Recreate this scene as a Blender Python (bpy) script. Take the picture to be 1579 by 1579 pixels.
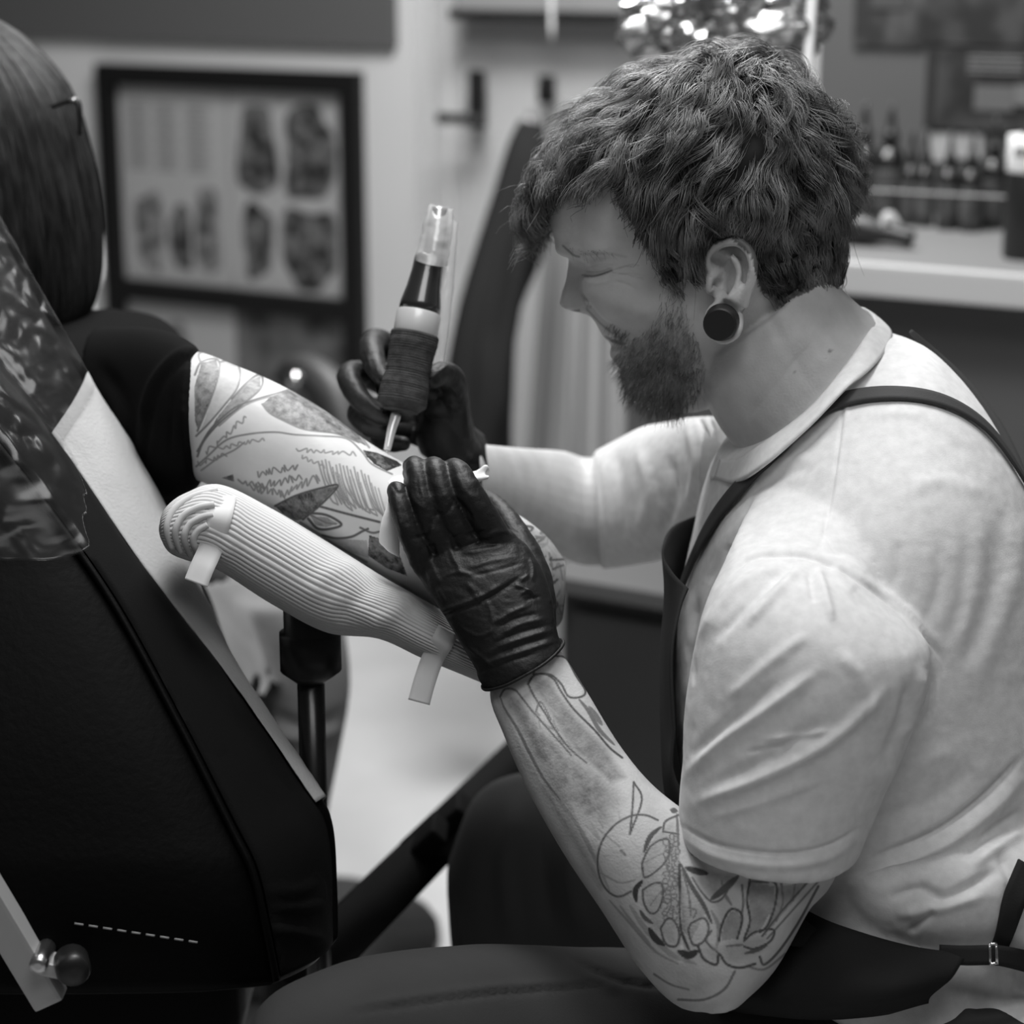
import bpy, bmesh, math, random
import numpy as np
from mathutils import Vector, Matrix
from mathutils.bvhtree import BVHTree

for o in list(bpy.data.objects):
    bpy.data.objects.remove(o, do_unlink=True)
scene = bpy.context.scene
COL = scene.collection
rng = np.random.default_rng(7)
random.seed(7)

# ------------------------------------------------------------------ camera
FPX = 3300.0                       # focal length in pixels of the 1579 px frame
PITCH = math.radians(15.0)
CAM = np.array([0.0, 0.0, 1.43])
FW = np.array([0.0, math.cos(PITCH), -math.sin(PITCH)])
UP = np.array([0.0, math.sin(PITCH), math.cos(PITCH)])
RT = np.array([1.0, 0.0, 0.0])
cd = bpy.data.cameras.new('camera')
cam = bpy.data.objects.new('camera', cd)
COL.objects.link(cam)
cam.location = CAM
cam.rotation_euler = (math.radians(75.0), 0, 0)
cd.sensor_width = 24.0
cd.lens = 24.0 * FPX / 1579.0
cd.clip_start = 0.05
cd.dof.use_dof = True
cd.dof.focus_distance = 1.555
cd.dof.aperture_fstop = 2.8
scene.camera = cam

# ------------------------------------------------------------------ light and exposure
world = bpy.data.worlds.new('world')
scene.world = world
world.use_nodes = True
world.node_tree.nodes['Background'].inputs[0].default_value = (1, 1, 1, 1)
world.node_tree.nodes['Background'].inputs[1].default_value = 0.06
scene.view_settings.view_transform = 'Standard'
scene.view_settings.look = 'None'
scene.view_settings.gamma = 1.0
scene.view_settings.use_curve_mapping = False
scene.view_settings.exposure = 0.0


def area(name, loc, target, sx, sy, power):
    l = bpy.data.lights.new(name, 'AREA')
    l.shape = 'RECTANGLE'
    l.size = sx
    l.size_y = sy
    l.energy = power
    o = bpy.data.objects.new(name, l)
    COL.objects.link(o)
    o.location = loc
    o.rotation_euler = (Vector(target) - Vector(loc)).to_track_quat('-Z', 'Y').to_euler()
    return o


area('ceiling_light_artist', (0.0, 1.66, 2.62), (0.08, 1.68, 0.9), 0.8, 0.6, 29)
area('ceiling_light_front', (0.15, 0.35, 2.6), (0.05, 1.6, 1.0), 1.1, 0.6, 11)  # unseen fill lamp added above the lens to lift the near sides
area('ceiling_light_back', (0.0, 3.05, 2.6), (-0.05, 3.6, 0.3), 1.0, 0.6, 58)

# ------------------------------------------------------------------ helpers
def P(px, py, d):
    """world point seen at a frame position, d metres along the lens axis"""
    return CAM + d * (FW + (px - 789.5) / FPX * RT - (py - 789.5) / FPX * UP)


def proj(V):
    v = np.asarray(V) - CAM
    d = v @ FW
    return np.stack([789.5 + FPX * (v @ RT) / d, 789.5 - FPX * (v @ UP) / d, d], -1)


def on_y(px, py, y):
    r = P(px, py, 1.0) - CAM
    return CAM + r * (y / r[1])


def on_plane(px, py, p0, n):
    r = P(px, py, 1.0) - CAM
    return CAM + r * (((np.asarray(p0) - CAM) @ np.asarray(n)) / (r @ np.asarray(n)))


def crom(pts, n):
    """Catmull-Rom through rows of pts, n rows out"""
    p = np.asarray(pts, float)
    m = len(p)
    if m == 2:
        t = np.linspace(0, 1, n)[:, None]
        return p[0] * (1 - t) + p[1] * t
    q = np.vstack([2 * p[0] - p[1], p, 2 * p[-1] - p[-2]])
    u = np.linspace(0, m - 1, n)
    i = np.minimum(u.astype(int), m - 2)
    t = (u - i)[:, None]
    p0, p1, p2, p3 = q[i], q[i + 1], q[i + 2], q[i + 3]
    return 0.5 * ((2 * p1) + (-p0 + p2) * t + (2 * p0 - 5 * p1 + 4 * p2 - p3) * t ** 2 + (-p0 + 3 * p1 - 3 * p2 + p3) * t ** 3)


def unit(v):
    v = np.asarray(v, float)
    return v / (np.linalg.norm(v, axis=-1, keepdims=True) + 1e-12)


class MB:
    """collects vertices and faces of one mesh"""
    def __init__(s):
        s.v, s.f, s.n = [], [], 0

    def add(s, V, F):
        V = np.asarray(V, float).reshape(-1, 3)
        s.v.append(V)
        s.f += [tuple(int(i) + s.n for i in f) for f in F]
        s.n += len(V)
        return s

    def grid(s, G, close_u=False, close_v=False, cap=False):
        """G (rows, cols, 3)"""
        r, c = G.shape[:2]
        F = []
        for i in range(r if close_v else r - 1):
            for j in range(c if close_u else c - 1):
                a, b = i % r, (i + 1) % r
                k = (j + 1) % c
                F.append((a * c + j, a * c + k, b * c + k, b * c + j))
        if cap:
            F.append(tuple(range(c))[::-1])
            F.append(tuple((r - 1) * c + j for j in range(c)))
        return s.add(G.reshape(-1, 3), F)

    def loft(s, rows, n=24, seg=28, power=2.0, cap=True):
        return s.grid(rings(rows, n, seg, power), close_u=True, cap=cap)

    def tube(s, pts, rad, n=None, seg=10, flat=None, closed=False):
        """round tube through world points; rad scalar or one per point"""
        p = np.asarray(pts, float)
        r = np.broadcast_to(np.asarray(rad, float), (len(p),))
        if n:
            q = crom(np.c_[p, r], n)
            p, r = q[:, :3], np.maximum(q[:, 3], 1e-5)
        return s.grid(sweep(p, r, seg, closed), close_u=True, close_v=closed, cap=not closed)

    def chain(s, pts, rad, seg=14):
        """overlapping capsules for a limb or finger: rows of px, py, d and radius in px"""
        q = [P(*a) for a in pts]
        rr = [r * a[2] / FPX for r, a in zip(rad, pts)]
        n = 3 * len(q)
        k = crom(np.c_[q, rr], n)
        s.grid(sweep(k[:, :3], k[:, 3], seg), close_u=True, cap=True)
        s.sphere(q[0], rr[0])
        s.sphere(q[-1], rr[-1])
        return s

    def sphere(s, c, r, nu=14, nv=9, scale=(1, 1, 1), rot=None):
        th = np.linspace(0, 2 * np.pi, nu, endpoint=False)
        ph = np.linspace(-np.pi / 2, np.pi / 2, nv)[1:-1]
        V = [(0, 0, -1)] + [(math.cos(p) * math.cos(t), math.cos(p) * math.sin(t), math.sin(p)) for p in ph for t in th] + [(0, 0, 1)]
        V = np.array(V) * np.array(scale) * r
        if rot is not None:
            V = V @ np.asarray(rot).T
        F = [(0, 1 + (j + 1) % nu, 1 + j) for j in range(nu)]
        for i in range(nv - 3):
            for j in range(nu):
                a, b = 1 + i * nu, 1 + (i + 1) * nu
                F.append((a + j, a + (j + 1) % nu, b + (j + 1) % nu, b + j))
        l = 1 + (nv - 3) * nu
        F += [(l + j, l + (j + 1) % nu, len(V) - 1) for j in range(nu)]
        return s.add(V + np.asarray(c), F)

    def box(s, c, sx, sy, sz, rot=None, bev=0.0):
        """bevelled box about c with full sizes; rot 3x3 columns are its axes"""
        R = np.eye(3) if rot is None else np.asarray(rot)
        h = np.array([sx, sy, sz]) / 2.0
        if bev <= 0:
            V = np.array([(i, j, k) for i in (-1, 1) for j in (-1, 1) for k in (-1, 1)]) * h
            F = [(0, 1, 3, 2), (4, 6, 7, 5), (0, 4, 5, 1), (2, 3, 7, 6), (0, 2, 6, 4), (1, 5, 7, 3)]
            return s.add(V @ R.T + c, F)
        bm = bmesh.new()
        bmesh.ops.create_cube(bm, size=1.0)
        for v in bm.verts:
            v.co = Vector((v.co.x * sx, v.co.y * sy, v.co.z * sz))
        bmesh.ops.bevel(bm, geom=bm.edges[:], offset=bev, segments=2, affect='EDGES', profile=0.7)
        V = np.array([v.co[:] for v in bm.verts])
        bm.verts.index_update()
        F = [[v.index for v in f.verts] for f in bm.faces]
        bm.free()
        return s.add(V @ R.T + np.asarray(c), F)

    def lathe(s, c, prof, seg=20, axis=(0, 0, 1)):
        """profile rows (radius, height) about an axis through c"""
        z = unit(axis)
        x = unit(np.cross(z, (0.3, 1, 0.1)))
        y = np.cross(z, x)
        th = np.linspace(0, 2 * np.pi, seg, endpoint=False)
        G = np.array([[np.asarray(c) + r * (math.cos(t) * x + math.sin(t) * y) + h * z for t in th] for r, h in prof])
        return s.grid(G, close_u=True, cap=True)

    def sheet(s, top, thick):
        """grid of points turned into a thin closed sheet"""
        du = np.gradient(top, axis=0)
        dv = np.gradient(top, axis=1)
        n = unit(np.cross(du, dv))
        r, c = top.shape[:2]
        bot = top - n * thick
        V = np.concatenate([top.reshape(-1, 3), bot.reshape(-1, 3)])
        k = r * c
        F = []
        for i in range(r - 1):
            for j in range(c - 1):
                a, b, d, e = i * c + j, i * c + j + 1, (i + 1) * c + j + 1, (i + 1) * c + j
                F.append((a, b, d, e))
                F.append((k + e, k + d, k + b, k + a))
        edge = [j for j in range(c)] + [i * c + c - 1 for i in range(1, r)] + [(r - 1) * c + j for j in range(c - 2, -1, -1)] + [i * c for i in range(r - 2, 0, -1)]
        for a, b in zip(edge, edge[1:] + edge[:1]):
            F.append((b, a, k + a, k + b))
        return s.add(V, F)

    def data(s):
        return np.concatenate(s.v), s.f

    def build(s, name, mat, parent=None, smooth=True):
        V, F = s.data()
        return obj(name, V, F, mat, parent, smooth)


def rings(rows, n, seg, power=2.0):
    """rows: Lx, Ly, Rx, Ry, d, b (+ optional dL, dR offsets of depth at the two sides)"""
    w = max(len(r) for r in rows)
    rows = np.array([list(r) + [0.0] * (8 - len(r)) for r in rows], float)
    q = crom(rows, n)
    th = np.linspace(0, 2 * np.pi, seg, endpoint=False)
    ct, st = np.cos(th), np.sin(th)
    ct = np.sign(ct) * np.abs(ct) ** (2.0 / power)
    st = np.sign(st) * np.abs(st) ** (2.0 / power)
    G = []
    for Lx, Ly, Rx, Ry, d, b, dl, dr in q:
        A, B = P(Lx, Ly, d + dl), P(Rx, Ry, d + dr)
        c = (A + B) / 2
        e1 = (B - A) / 2
        u1 = unit(e1)
        e2 = np.array([0, 1.0, 0]) - u1 * u1[1]
        e2 = unit(e2) * max(b, 1e-4)
        G.append(c + ct[:, None] * e1 + st[:, None] * e2)
    return np.array(G)


def sweep(p, r, seg, closed=False):
    n = len(p)
    t = unit(np.gradient(p, axis=0)) if not closed else unit(np.roll(p, -1, 0) - np.roll(p, 1, 0))
    ref = np.array([0.13, 0.21, 0.97])
    if abs(t[0] @ ref) > 0.9:
        ref = np.array([0.97, 0.2, 0.1])
    th = np.linspace(0, 2 * np.pi, seg, endpoint=False)
    G = []
    x = unit(np.cross(t[0], ref))
    for i in range(n):
        x = unit(x - t[i] * (x @ t[i]))
        y = np.cross(t[i], x)
        G.append(p[i] + r[i] * (np.cos(th)[:, None] * x + np.sin(th)[:, None] * y))
    return np.array(G)


def obj(name, V, F, mat, parent=None, smooth=True, fix=True):
    me = bpy.data.meshes.new(name)
    me.from_pydata(np.asarray(V).tolist(), [], [list(map(int, f)) for f in F])
    if fix:
        bm = bmesh.new()
        bm.from_mesh(me)
        bmesh.ops.recalc_face_normals(bm, faces=bm.faces[:])
        bm.to_mesh(me)
        bm.free()
    if smooth:
        me.polygons.foreach_set('use_smooth', [True] * len(me.polygons))
    me.materials.append(mat)
    o = bpy.data.objects.new(name, me)
    COL.objects.link(o)
    o.parent = parent
    return o


def sharp(o, deg=40):
    """smooth shading that keeps edges sharper than deg"""
    o.data.set_sharp_from_angle(angle=math.radians(deg))
    return o


def thing(name, loc, label, cat, group=None):
    o = bpy.data.objects.new(name, None)
    COL.objects.link(o)
    o.location = loc
    o.empty_display_size = 0.05
    return tag(o, label, cat, group)


def tag(o, label, cat, group=None):
    o['label'] = label
    o['category'] = cat
    if group:
        o['group'] = group
    return o


def adopt(root):
    """keep the world place of parts whose mesh is in world coordinates"""
    bpy.context.view_layer.update()
    inv = Matrix.Translation(root.location).inverted()
    for c in root.children:
        c.matrix_parent_inverse = inv
    return root


def struct(o):
    o['kind'] = 'structure'
    return o


def remesh(V, F, voxel, smooth=4, fac=0.5):
    me = bpy.data.meshes.new('tmp')
    me.from_pydata(np.asarray(V).tolist(), [], F)
    o = bpy.data.objects.new('tmp', me)
    COL.objects.link(o)
    m = o.modifiers.new('r', 'REMESH')
    m.mode = 'VOXEL'
    m.voxel_size = voxel
    m.adaptivity = 0
    if smooth:
        k = o.modifiers.new('s', 'SMOOTH')
        k.factor = fac
        k.iterations = smooth
    bpy.context.view_layer.update()
    ev = o.evaluated_get(bpy.context.evaluated_depsgraph_get())
    m2 = ev.to_mesh()
    n = len(m2.vertices)
    W = np.empty(n * 3, np.float32)
    m2.vertices.foreach_get('co', W)
    G = np.empty(len(m2.loops), np.int32)
    m2.loops.foreach_get('vertex_index', G)
    st = np.empty(len(m2.polygons), np.int32)
    m2.polygons.foreach_get('loop_start', st)
    tot = np.empty(len(m2.polygons), np.int32)
    m2.polygons.foreach_get('loop_total', tot)
    F2 = [G[a:a + b].tolist() for a, b in zip(st, tot)]
    ev.to_mesh_clear()
    bpy.data.objects.remove(o)
    bpy.data.meshes.remove(me)
    return W.reshape(-1, 3).astype(float), F2


def normals(V, F):
    N = np.zeros_like(V)
    q = np.array([f if len(f) == 4 else [f[0], f[1], f[2], f[2]] for f in F if len(f) in (3, 4)])
    n = np.cross(V[q[:, 2]] - V[q[:, 0]], V[q[:, 3]] - V[q[:, 1]])
    t = q[:, 2] == q[:, 3]
    if t.any():
        n[t] = np.cross(V[q[t, 1]] - V[q[t, 0]], V[q[t, 2]] - V[q[t, 0]])
    for k in range(4):
        np.add.at(N, q[:, k], n)
    N = unit(N)
    c = V.mean(0)
    if ((V - c) * N).sum() < 0:
        N = -N
    return N


def pdist(xy, poly):
    """distance of points to a polyline and the run 0..1 along it"""
    p = np.asarray(poly, float)
    best = np.full(len(xy), 1e9)
    run = np.zeros(len(xy))
    L = np.r_[0, np.cumsum(np.linalg.norm(np.diff(p, axis=0), axis=1))]
    for i in range(len(p) - 1):
        a, b = p[i], p[i + 1]
        ab = b - a
        t = np.clip(((xy - a) @ ab) / (ab @ ab + 1e-9), 0, 1)
        d = np.linalg.norm(xy - (a + t[:, None] * ab), axis=1)
        k = d < best
        best[k] = d[k]
        run[k] = (L[i] + t[k] * (L[i + 1] - L[i])) / L[-1]
    return best, run


def curve2(poly, n=None):
    p = np.asarray(poly, float)
    return crom(p, n or (len(p) - 1) * 5 + 1) if len(p) > 2 else p


def inside(xy, poly):
    p = np.asarray(poly, float)
    x, y = xy[:, 0], xy[:, 1]
    r = np.zeros(len(xy), bool)
    j = len(p) - 1
    for i in range(len(p)):
        c = ((p[i, 1] > y) != (p[j, 1] > y)) & (x < (p[j, 0] - p[i, 0]) * (y - p[i, 1]) / (p[j, 1] - p[i, 1] + 1e-9) + p[i, 0])
        r ^= c
        j = i
    return r


def facing(V, N):
    return np.clip(-(N * unit(V - CAM)).sum(1) * 3.0, 0, 1)


def creases(V, F, folds, taper=True):
    """raise or sink folds of cloth and skin: rows (polyline, width px, height mm)"""
    N = normals(V, F)
    q = proj(V)[:, :2]
    fc = facing(V, N)
    dsp = np.zeros(len(V))
    for f in folds:
        poly, w, amp = curve2(f[0]), f[1], f[2] * 0.001
        lo, hi = poly.min(0) - 3 * w, poly.max(0) + 3 * w
        k = np.where((q[:, 0] > lo[0]) & (q[:, 0] < hi[0]) & (q[:, 1] > lo[1]) & (q[:, 1] < hi[1]) & (fc > 0))[0]
        if not len(k):
            continue
        d, t = pdist(q[k], poly)
        e = np.exp(-(d / w) ** 2)
        L_ = np.linalg.norm(np.diff(poly, axis=0), axis=1).sum()
        if taper and L_ > 6 * w:
            e = e * np.clip(np.minimum(t, 1 - t) * 5 + 0.15, 0, 1)
        dsp[k] += amp * e * fc[k]
    return V + N * dsp[:, None]


def noise3(V, scale, seed=0, octs=2):
    """cheap smooth value noise for geometry, -1..1"""
    out = np.zeros(len(V))
    amp = 1.0
    tot = 0
    for o in range(octs):
        x = V * scale * (2 ** o) + seed * 13.7 + o * 5.3
        i = np.floor(x).astype(int)
        f = x - i
        f = f * f * (3 - 2 * f)
        acc = 0
        for a in (0, 1):
            for b in (0, 1):
                for c in (0, 1):
                    h = ((i[:, 0] + a) * 374761393 + (i[:, 1] + b) * 668265263 + (i[:, 2] + c) * 2147483647 + seed * 97) & 0xffffffff
                    h = ((h ^ (h >> 13)) * 1274126177) & 0xffffffff
                    h = ((h ^ (h >> 16)) & 0xffff) / 32767.5 - 1
                    acc = acc + h * (f[:, 0] if a else 1 - f[:, 0]) * (f[:, 1] if b else 1 - f[:, 1]) * (f[:, 2] if c else 1 - f[:, 2])
        out += amp * acc
        tot += amp
        amp *= 0.5
    return out / tot


def attr(o, name, values):
    a = o.data.attributes.new(name, 'FLOAT', 'POINT')
    a.data.foreach_set('value', np.asarray(values, np.float32))


def bvh_of(V, F):
    return BVHTree.FromPolygons([tuple(v) for v in V], F)


def hit(bvh, px, py):
    r = unit(P(px, py, 1.0) - CAM)
    h = bvh.ray_cast(Vector(CAM), Vector(r), 10)
    return (None, None) if h[0] is None else (np.array(h[0]), np.array(h[1]))


def strands(mb_list, rad, seg=3):
    """arrays of strand polylines (n, k, 3) -> one mesh of thin tapered tubes"""
    V, F, off = [], [], 0
    for S in mb_list:
        n, k = S.shape[:2]
        t = unit(np.gradient(S, axis=1))
        ref = np.array([0.31, -0.9, 0.3])
        x = unit(np.cross(t, ref))
        y = np.cross(t, x)
        r = rad * (1 - 0.75 * np.linspace(0, 1, k) ** 2)[None, :, None]
        R = []
        for a in range(seg):
            an = 2 * math.pi * a / seg
            R.append(S + r * (math.cos(an) * x + math.sin(an) * y))
        G = np.stack(R, 2)                       # n,k,seg,3
        V.append(G.reshape(-1, 3))
        base = off + (np.arange(n)[:, None, None] * k + np.arange(k - 1)[None, :, None]) * seg
        j = np.arange(seg)[None, None, :]
        jn = (np.arange(seg) + 1)[None, None, :] % seg
        q = np.stack([base + j, base + jn, base + seg + jn, base + seg + j], -1).reshape(-1, 4)
        F.append(q)
        off += n * k * seg
    return np.concatenate(V), np.concatenate(F)


def fast_obj(name, V, F, mat, parent=None):
    me = bpy.data.meshes.new(name)
    n, m = len(V), len(F)
    me.vertices.add(n)
    me.vertices.foreach_set('co', np.asarray(V, np.float32).ravel())
    me.loops.add(m * 4)
    me.loops.foreach_set('vertex_index', np.asarray(F, np.int32).ravel())
    me.polygons.add(m)
    me.polygons.foreach_set('loop_start', np.arange(m, dtype=np.int32) * 4)
    me.polygons.foreach_set('use_smooth', np.ones(m, bool))
    me.update(calc_edges=True)
    me.materials.append(mat)
    o = bpy.data.objects.new(name, me)
    COL.objects.link(o)
    o.parent = parent
    return o


# ------------------------------------------------------------------ materials (black and white photograph: greys)
def mat(name, g, rough=0.6, metal=0.0, noise=None, bump=None, spec=0.5, coat=0.0, sheen=0.0, trans=0.0, alpha=1.0):
    """grey principled; noise=(scale, amount), bump=(scale, strength, distance[, detail])"""
    m = bpy.data.materials.new(name)
    m.use_nodes = True
    nt = m.node_tree
    b = nt.nodes['Principled BSDF']
    b.inputs['Base Color'].default_value = (g, g, g, 1)
    b.inputs['Roughness'].default_value = rough
    b.inputs['Metallic'].default_value = metal
    b.inputs['Specular IOR Level'].default_value = spec
    b.inputs['Coat Weight'].default_value = coat
    b.inputs['Sheen Weight'].default_value = sheen
    b.inputs['Transmission Weight'].default_value = trans
    b.inputs['Alpha'].default_value = alpha
    tc = nt.nodes.new('ShaderNodeTexCoord')
    if noise:
        n = nt.nodes.new('ShaderNodeTexNoise')
        n.inputs['Scale'].default_value = noise[0]
        n.inputs['Detail'].default_value = 5
        nt.links.new(tc.outputs['Object'], n.inputs['Vector'])
        r = nt.nodes.new('ShaderNodeMapRange')
        r.inputs['From Min'].default_value = 0.3
        r.inputs['From Max'].default_value = 0.7
        r.inputs['To Min'].default_value = g * (1 - noise[1])
        r.inputs['To Max'].default_value = g * (1 + noise[1])
        nt.links.new(n.outputs['Fac'], r.inputs['Value'])
        nt.links.new(r.outputs[0], b.inputs['Base Color'])
    if bump:
        n = nt.nodes.new('ShaderNodeTexNoise')
        n.inputs['Scale'].default_value = bump[0]
        n.inputs['Detail'].default_value = bump[3] if len(bump) > 3 else 4
        nt.links.new(tc.outputs['Object'], n.inputs['Vector'])
        k = nt.nodes.new('ShaderNodeBump')
        k.inputs['Strength'].default_value = bump[1]
        k.inputs['Distance'].default_value = bump[2]
        nt.links.new(n.outputs['Fac'], k.inputs['Height'])
        nt.links.new(k.outputs[0], b.inputs['Normal'])
    return m


def ink_mat(name, g, dark, rough=0.5, bump=None, noise=(60, 0.08), sss=0.0):
    """skin with an 'ink' attribute that runs from bare skin 0 to black 1"""
    m = mat(name, g, rough, noise=noise, bump=bump, spec=0.35)
    nt = m.node_tree
    b = nt.nodes['Principled BSDF']
    a = nt.nodes.new('ShaderNodeAttribute')
    a.attribute_name = 'ink'
    src = b.inputs['Base Color'].links[0].from_socket
    mx = nt.nodes.new('ShaderNodeMix')
    mx.data_type = 'RGBA'
    nt.links.new(a.outputs['Fac'], mx.inputs['Factor'])
    nt.links.new(src, mx.inputs['A'])
    mx.inputs['B'].default_value = (dark, dark, dark, 1)
    nt.links.new(mx.outputs['Result'], b.inputs['Base Color'])
    return m
# ================================================================== the room
WN = unit(np.array([-.5, -.866, 0]))                   # back wall faces the camera obliquely
WD = np.array([.866, -.5, 0])                          # its run, left to right
W0 = P(570, 300, 4.44)
Z3 = np.array([0, 0, 1.0])
W1 = lambda x, y, off=0.0: on_plane(x, y, W0 + WN * off, WN)
WR = np.stack([WD, -WN, Z3], 1)                        # axes: along, into, up

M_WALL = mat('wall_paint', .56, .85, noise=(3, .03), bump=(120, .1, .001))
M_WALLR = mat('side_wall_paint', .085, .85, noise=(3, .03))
M_FLOOR = mat('floor_vinyl', .62, .5, noise=(5, .08), bump=(40, .05, .001))
M_WHITE = mat('white_paint', .84, .5)
M_DARK = mat('dark_wood', .006, .5, spec=.3)
M_PAPER = mat('print_paper', .34, .8)
M_STEEL = mat('brushed_steel', .6, .3, 1.0)
M_BLK = mat('black_lacquer', .012, .4)


def panel(name, px, m, off, thick, parent=None, plane=W1, ax=WR):
    """flat piece on the wall: px = x0, y0, x1, y1 in the frame, taken at its left top and right bottom"""
    a, b_ = plane(px[0], px[1], off), plane(px[2], px[3], off)
    along = (b_ - a) @ ax[:, 0]
    h = a[2] - b_[2]
    c = (a + b_) / 2 + ax[:, 1] * thick / 2
    return MB().box(c, along, thick, h, ax, min(.003, thick / 4)).build(name, m, parent, smooth=False)


struct(MB().box((0, 3.0, -.05), 9, 9, .1).build('floor', M_FLOOR, smooth=False))
mt_ = MB().box(P(60, 1560, 1) * 0 + np.array([-.72, 2.35, .004]), 1.1, 1.25, .008, None, .002).build('floor_mat', mat('mat_rubber', .02, .8, noise=(20, .2)), smooth=False)  # dark sheet laid in place of the chair's shade on the floor
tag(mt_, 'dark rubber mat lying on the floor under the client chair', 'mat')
c = W0 * np.array([1, 1, 0]) + Z3 * 1.35 - WN * .06
struct(MB().box(c - WD * 1.8, 7.6, .12, 2.8, WR).build('wall_back', M_WALL, smooth=False))
struct(panel('trim_1', (632, -60, 692, 760), M_WHITE, .0, .03))
# darker band above the pictures: wall shade painted as a thin panel
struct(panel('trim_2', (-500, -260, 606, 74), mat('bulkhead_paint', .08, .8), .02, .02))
door = panel('door_1', (694, -160, 1010, 760), M_WHITE, .0, .035)
struct(door)
# hood over the door
hood = thing('wall_cabinet', W1(830, 20, .1), 'grey wall cabinet with dark underside above the white door', 'cabinet')
panel('body', (700, -200, 975, 22), mat('cabinet_grey', .25, .6), .075, .07, hood)
panel('lower_rail', (690, 14, 985, 36), M_BLK, .085, .08, hood)
adopt(hood)
cord = MB().tube([W1(852, -120, .20), W1(850, -20, .20), W1(851, 62, .20)], .004, 8, 8).build('pull_cord', M_WHITE)
tag(cord, 'thin pale pull cord hanging from the wall cabinet', 'cord')
lk = thing('door_lock', W1(733, 150, .05), 'dark door lock plate with a lever handle pointing left', 'lock')
panel('plate', (721, 108, 746, 198), M_BLK, .045, .012, lk)
MB().tube([W1(737, 184, .05), W1(733, 184, .085), W1(700, 183, .085), W1(678, 182, .08)], [.012, .011, .010, .012], 16, 10).build('lever', M_BLK, lk)
adopt(lk)
lk = thing('door_latch', W1(841, 140, .05), 'small dark latch plate on the white door beside the curly hair', 'latch')
panel('plate', (829, 116, 853, 160), M_BLK, .045, .012, lk)
MB().lathe(W1(841, 140, .047), [(.001, .02), (.008, .02), (.01, .01), (.01, 0)], 14, WN).build('knob', M_DARK, lk)
adopt(lk)

# ------------------------------------------------------------------ picture frames
def blob_mat(name, a, b_, scale):
    m = mat(name, a, .7)
    nt = m.node_tree
    n = nt.nodes.new('ShaderNodeTexNoise')
    n.inputs['Scale'].default_value = scale
    n.inputs['Detail'].default_value = 3
    tc = nt.nodes.new('ShaderNodeTexCoord')
    nt.links.new(tc.outputs['Object'], n.inputs['Vector'])
    r = nt.nodes.new('ShaderNodeValToRGB')
    r.color_ramp.elements[0].position, r.color_ramp.elements[1].position = .42, .6
    r.color_ramp.elements[0].color = (a, a, a, 1)
    r.color_ramp.elements[1].color = (b_, b_, b_, 1)
    nt.links.new(n.outputs['Fac'], r.inputs[0])
    nt.links.new(r.outputs[0], nt.nodes['Principled BSDF'].inputs['Base Color'])
    return m


M_PRINT = blob_mat('dark_print', .01, .12, 34)
M_PRINT2 = blob_mat('soft_print', .05, .2, 40)
M_TEXT = mat('text_print', .14, .8)


def blob(name, px, m, off, parent, rnd=.25, seed=0):
    """irregular print, flat on its sheet"""
    x0, y0, x1, y1 = px
    n = 26
    t = np.linspace(0, 2 * np.pi, n, endpoint=False)
    r_ = 1 + rnd * .35 * np.sin(t * 3 + seed) + rnd * .25 * np.sin(t * 5 + seed * 2)
    ct, st = np.cos(t), np.sin(t)
    q = 2 / 3.2
    X = (x0 + x1) / 2 + (x1 - x0) / 2 * np.sign(ct) * np.abs(ct) ** q * r_
    Y = (y0 + y1) / 2 + (y1 - y0) / 2 * np.sign(st) * np.abs(st) ** q * r_
    a = np.array([W1(x, y, off) for x, y in zip(X, Y)])
    G = np.stack([a, a - WN * .001])
    return MB().grid(G, close_u=True, cap=True).build(name, m, parent, smooth=False)


def corner_frame(name, x0, y0, x1, y1, w, off, depth, m, parent):
    for k in ((x0, y0, x1, y0 + w), (x0, y1 - w, x1, y1), (x0, y0 + w, x0 + w, y1 - w), (x1 - w, y0 + w, x1, y1 - w)):
        a = (k[0] - x0) / (x1 - x0) * SL
        panel(name, k, m, off, depth, parent, skew)


SL = 0.0


def skew(x, y, off=0.0):
    """place on the wall by position along it, heights level as on the real wall"""
    return W1(x, y, off)


def wall_rect(name, al, zl, m, off, thick, parent):
    """rect in wall coordinates: along (m) from W0, height (m)"""
    c = W0 * np.array([1, 1, 0]) + WD * (al[0] + al[1]) / 2 + Z3 * (zl[0] + zl[1]) / 2 + WN * (off - thick / 2)
    return MB().box(c, al[1] - al[0], thick, zl[1] - zl[0], WR, min(.003, thick / 4)).build(name, m, parent, smooth=False)


def wc(px, py):
    """wall coordinates (along, height) of a frame position"""
    p = W1(px, py)
    return (p - W0) @ WD, p[2]


def pict(label, x0, y0, x1, y1, w, cat='picture'):
    a0, z0 = wc(x0, y0)
    a1, z1 = wc(x1, y1)
    t = thing('picture_frame', W0 * np.array([1, 1, 0]) + WD * (a0 + a1) / 2 + Z3 * z1, label, cat, 'framed tattoo prints on the back wall')
    for al, zl in (((a0, a1), (z0 - w, z0)), ((a0, a1), (z1, z1 + w)), ((a0, a0 + w), (z1 + w, z0 - w)), ((a1 - w, a1), (z1 + w, z0 - w))):
        wall_rect('rail', al, zl, M_DARK, .03, .03, t)
    return t, (a0 + w, a1 - w, z0 - w, z1 + w)


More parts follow.
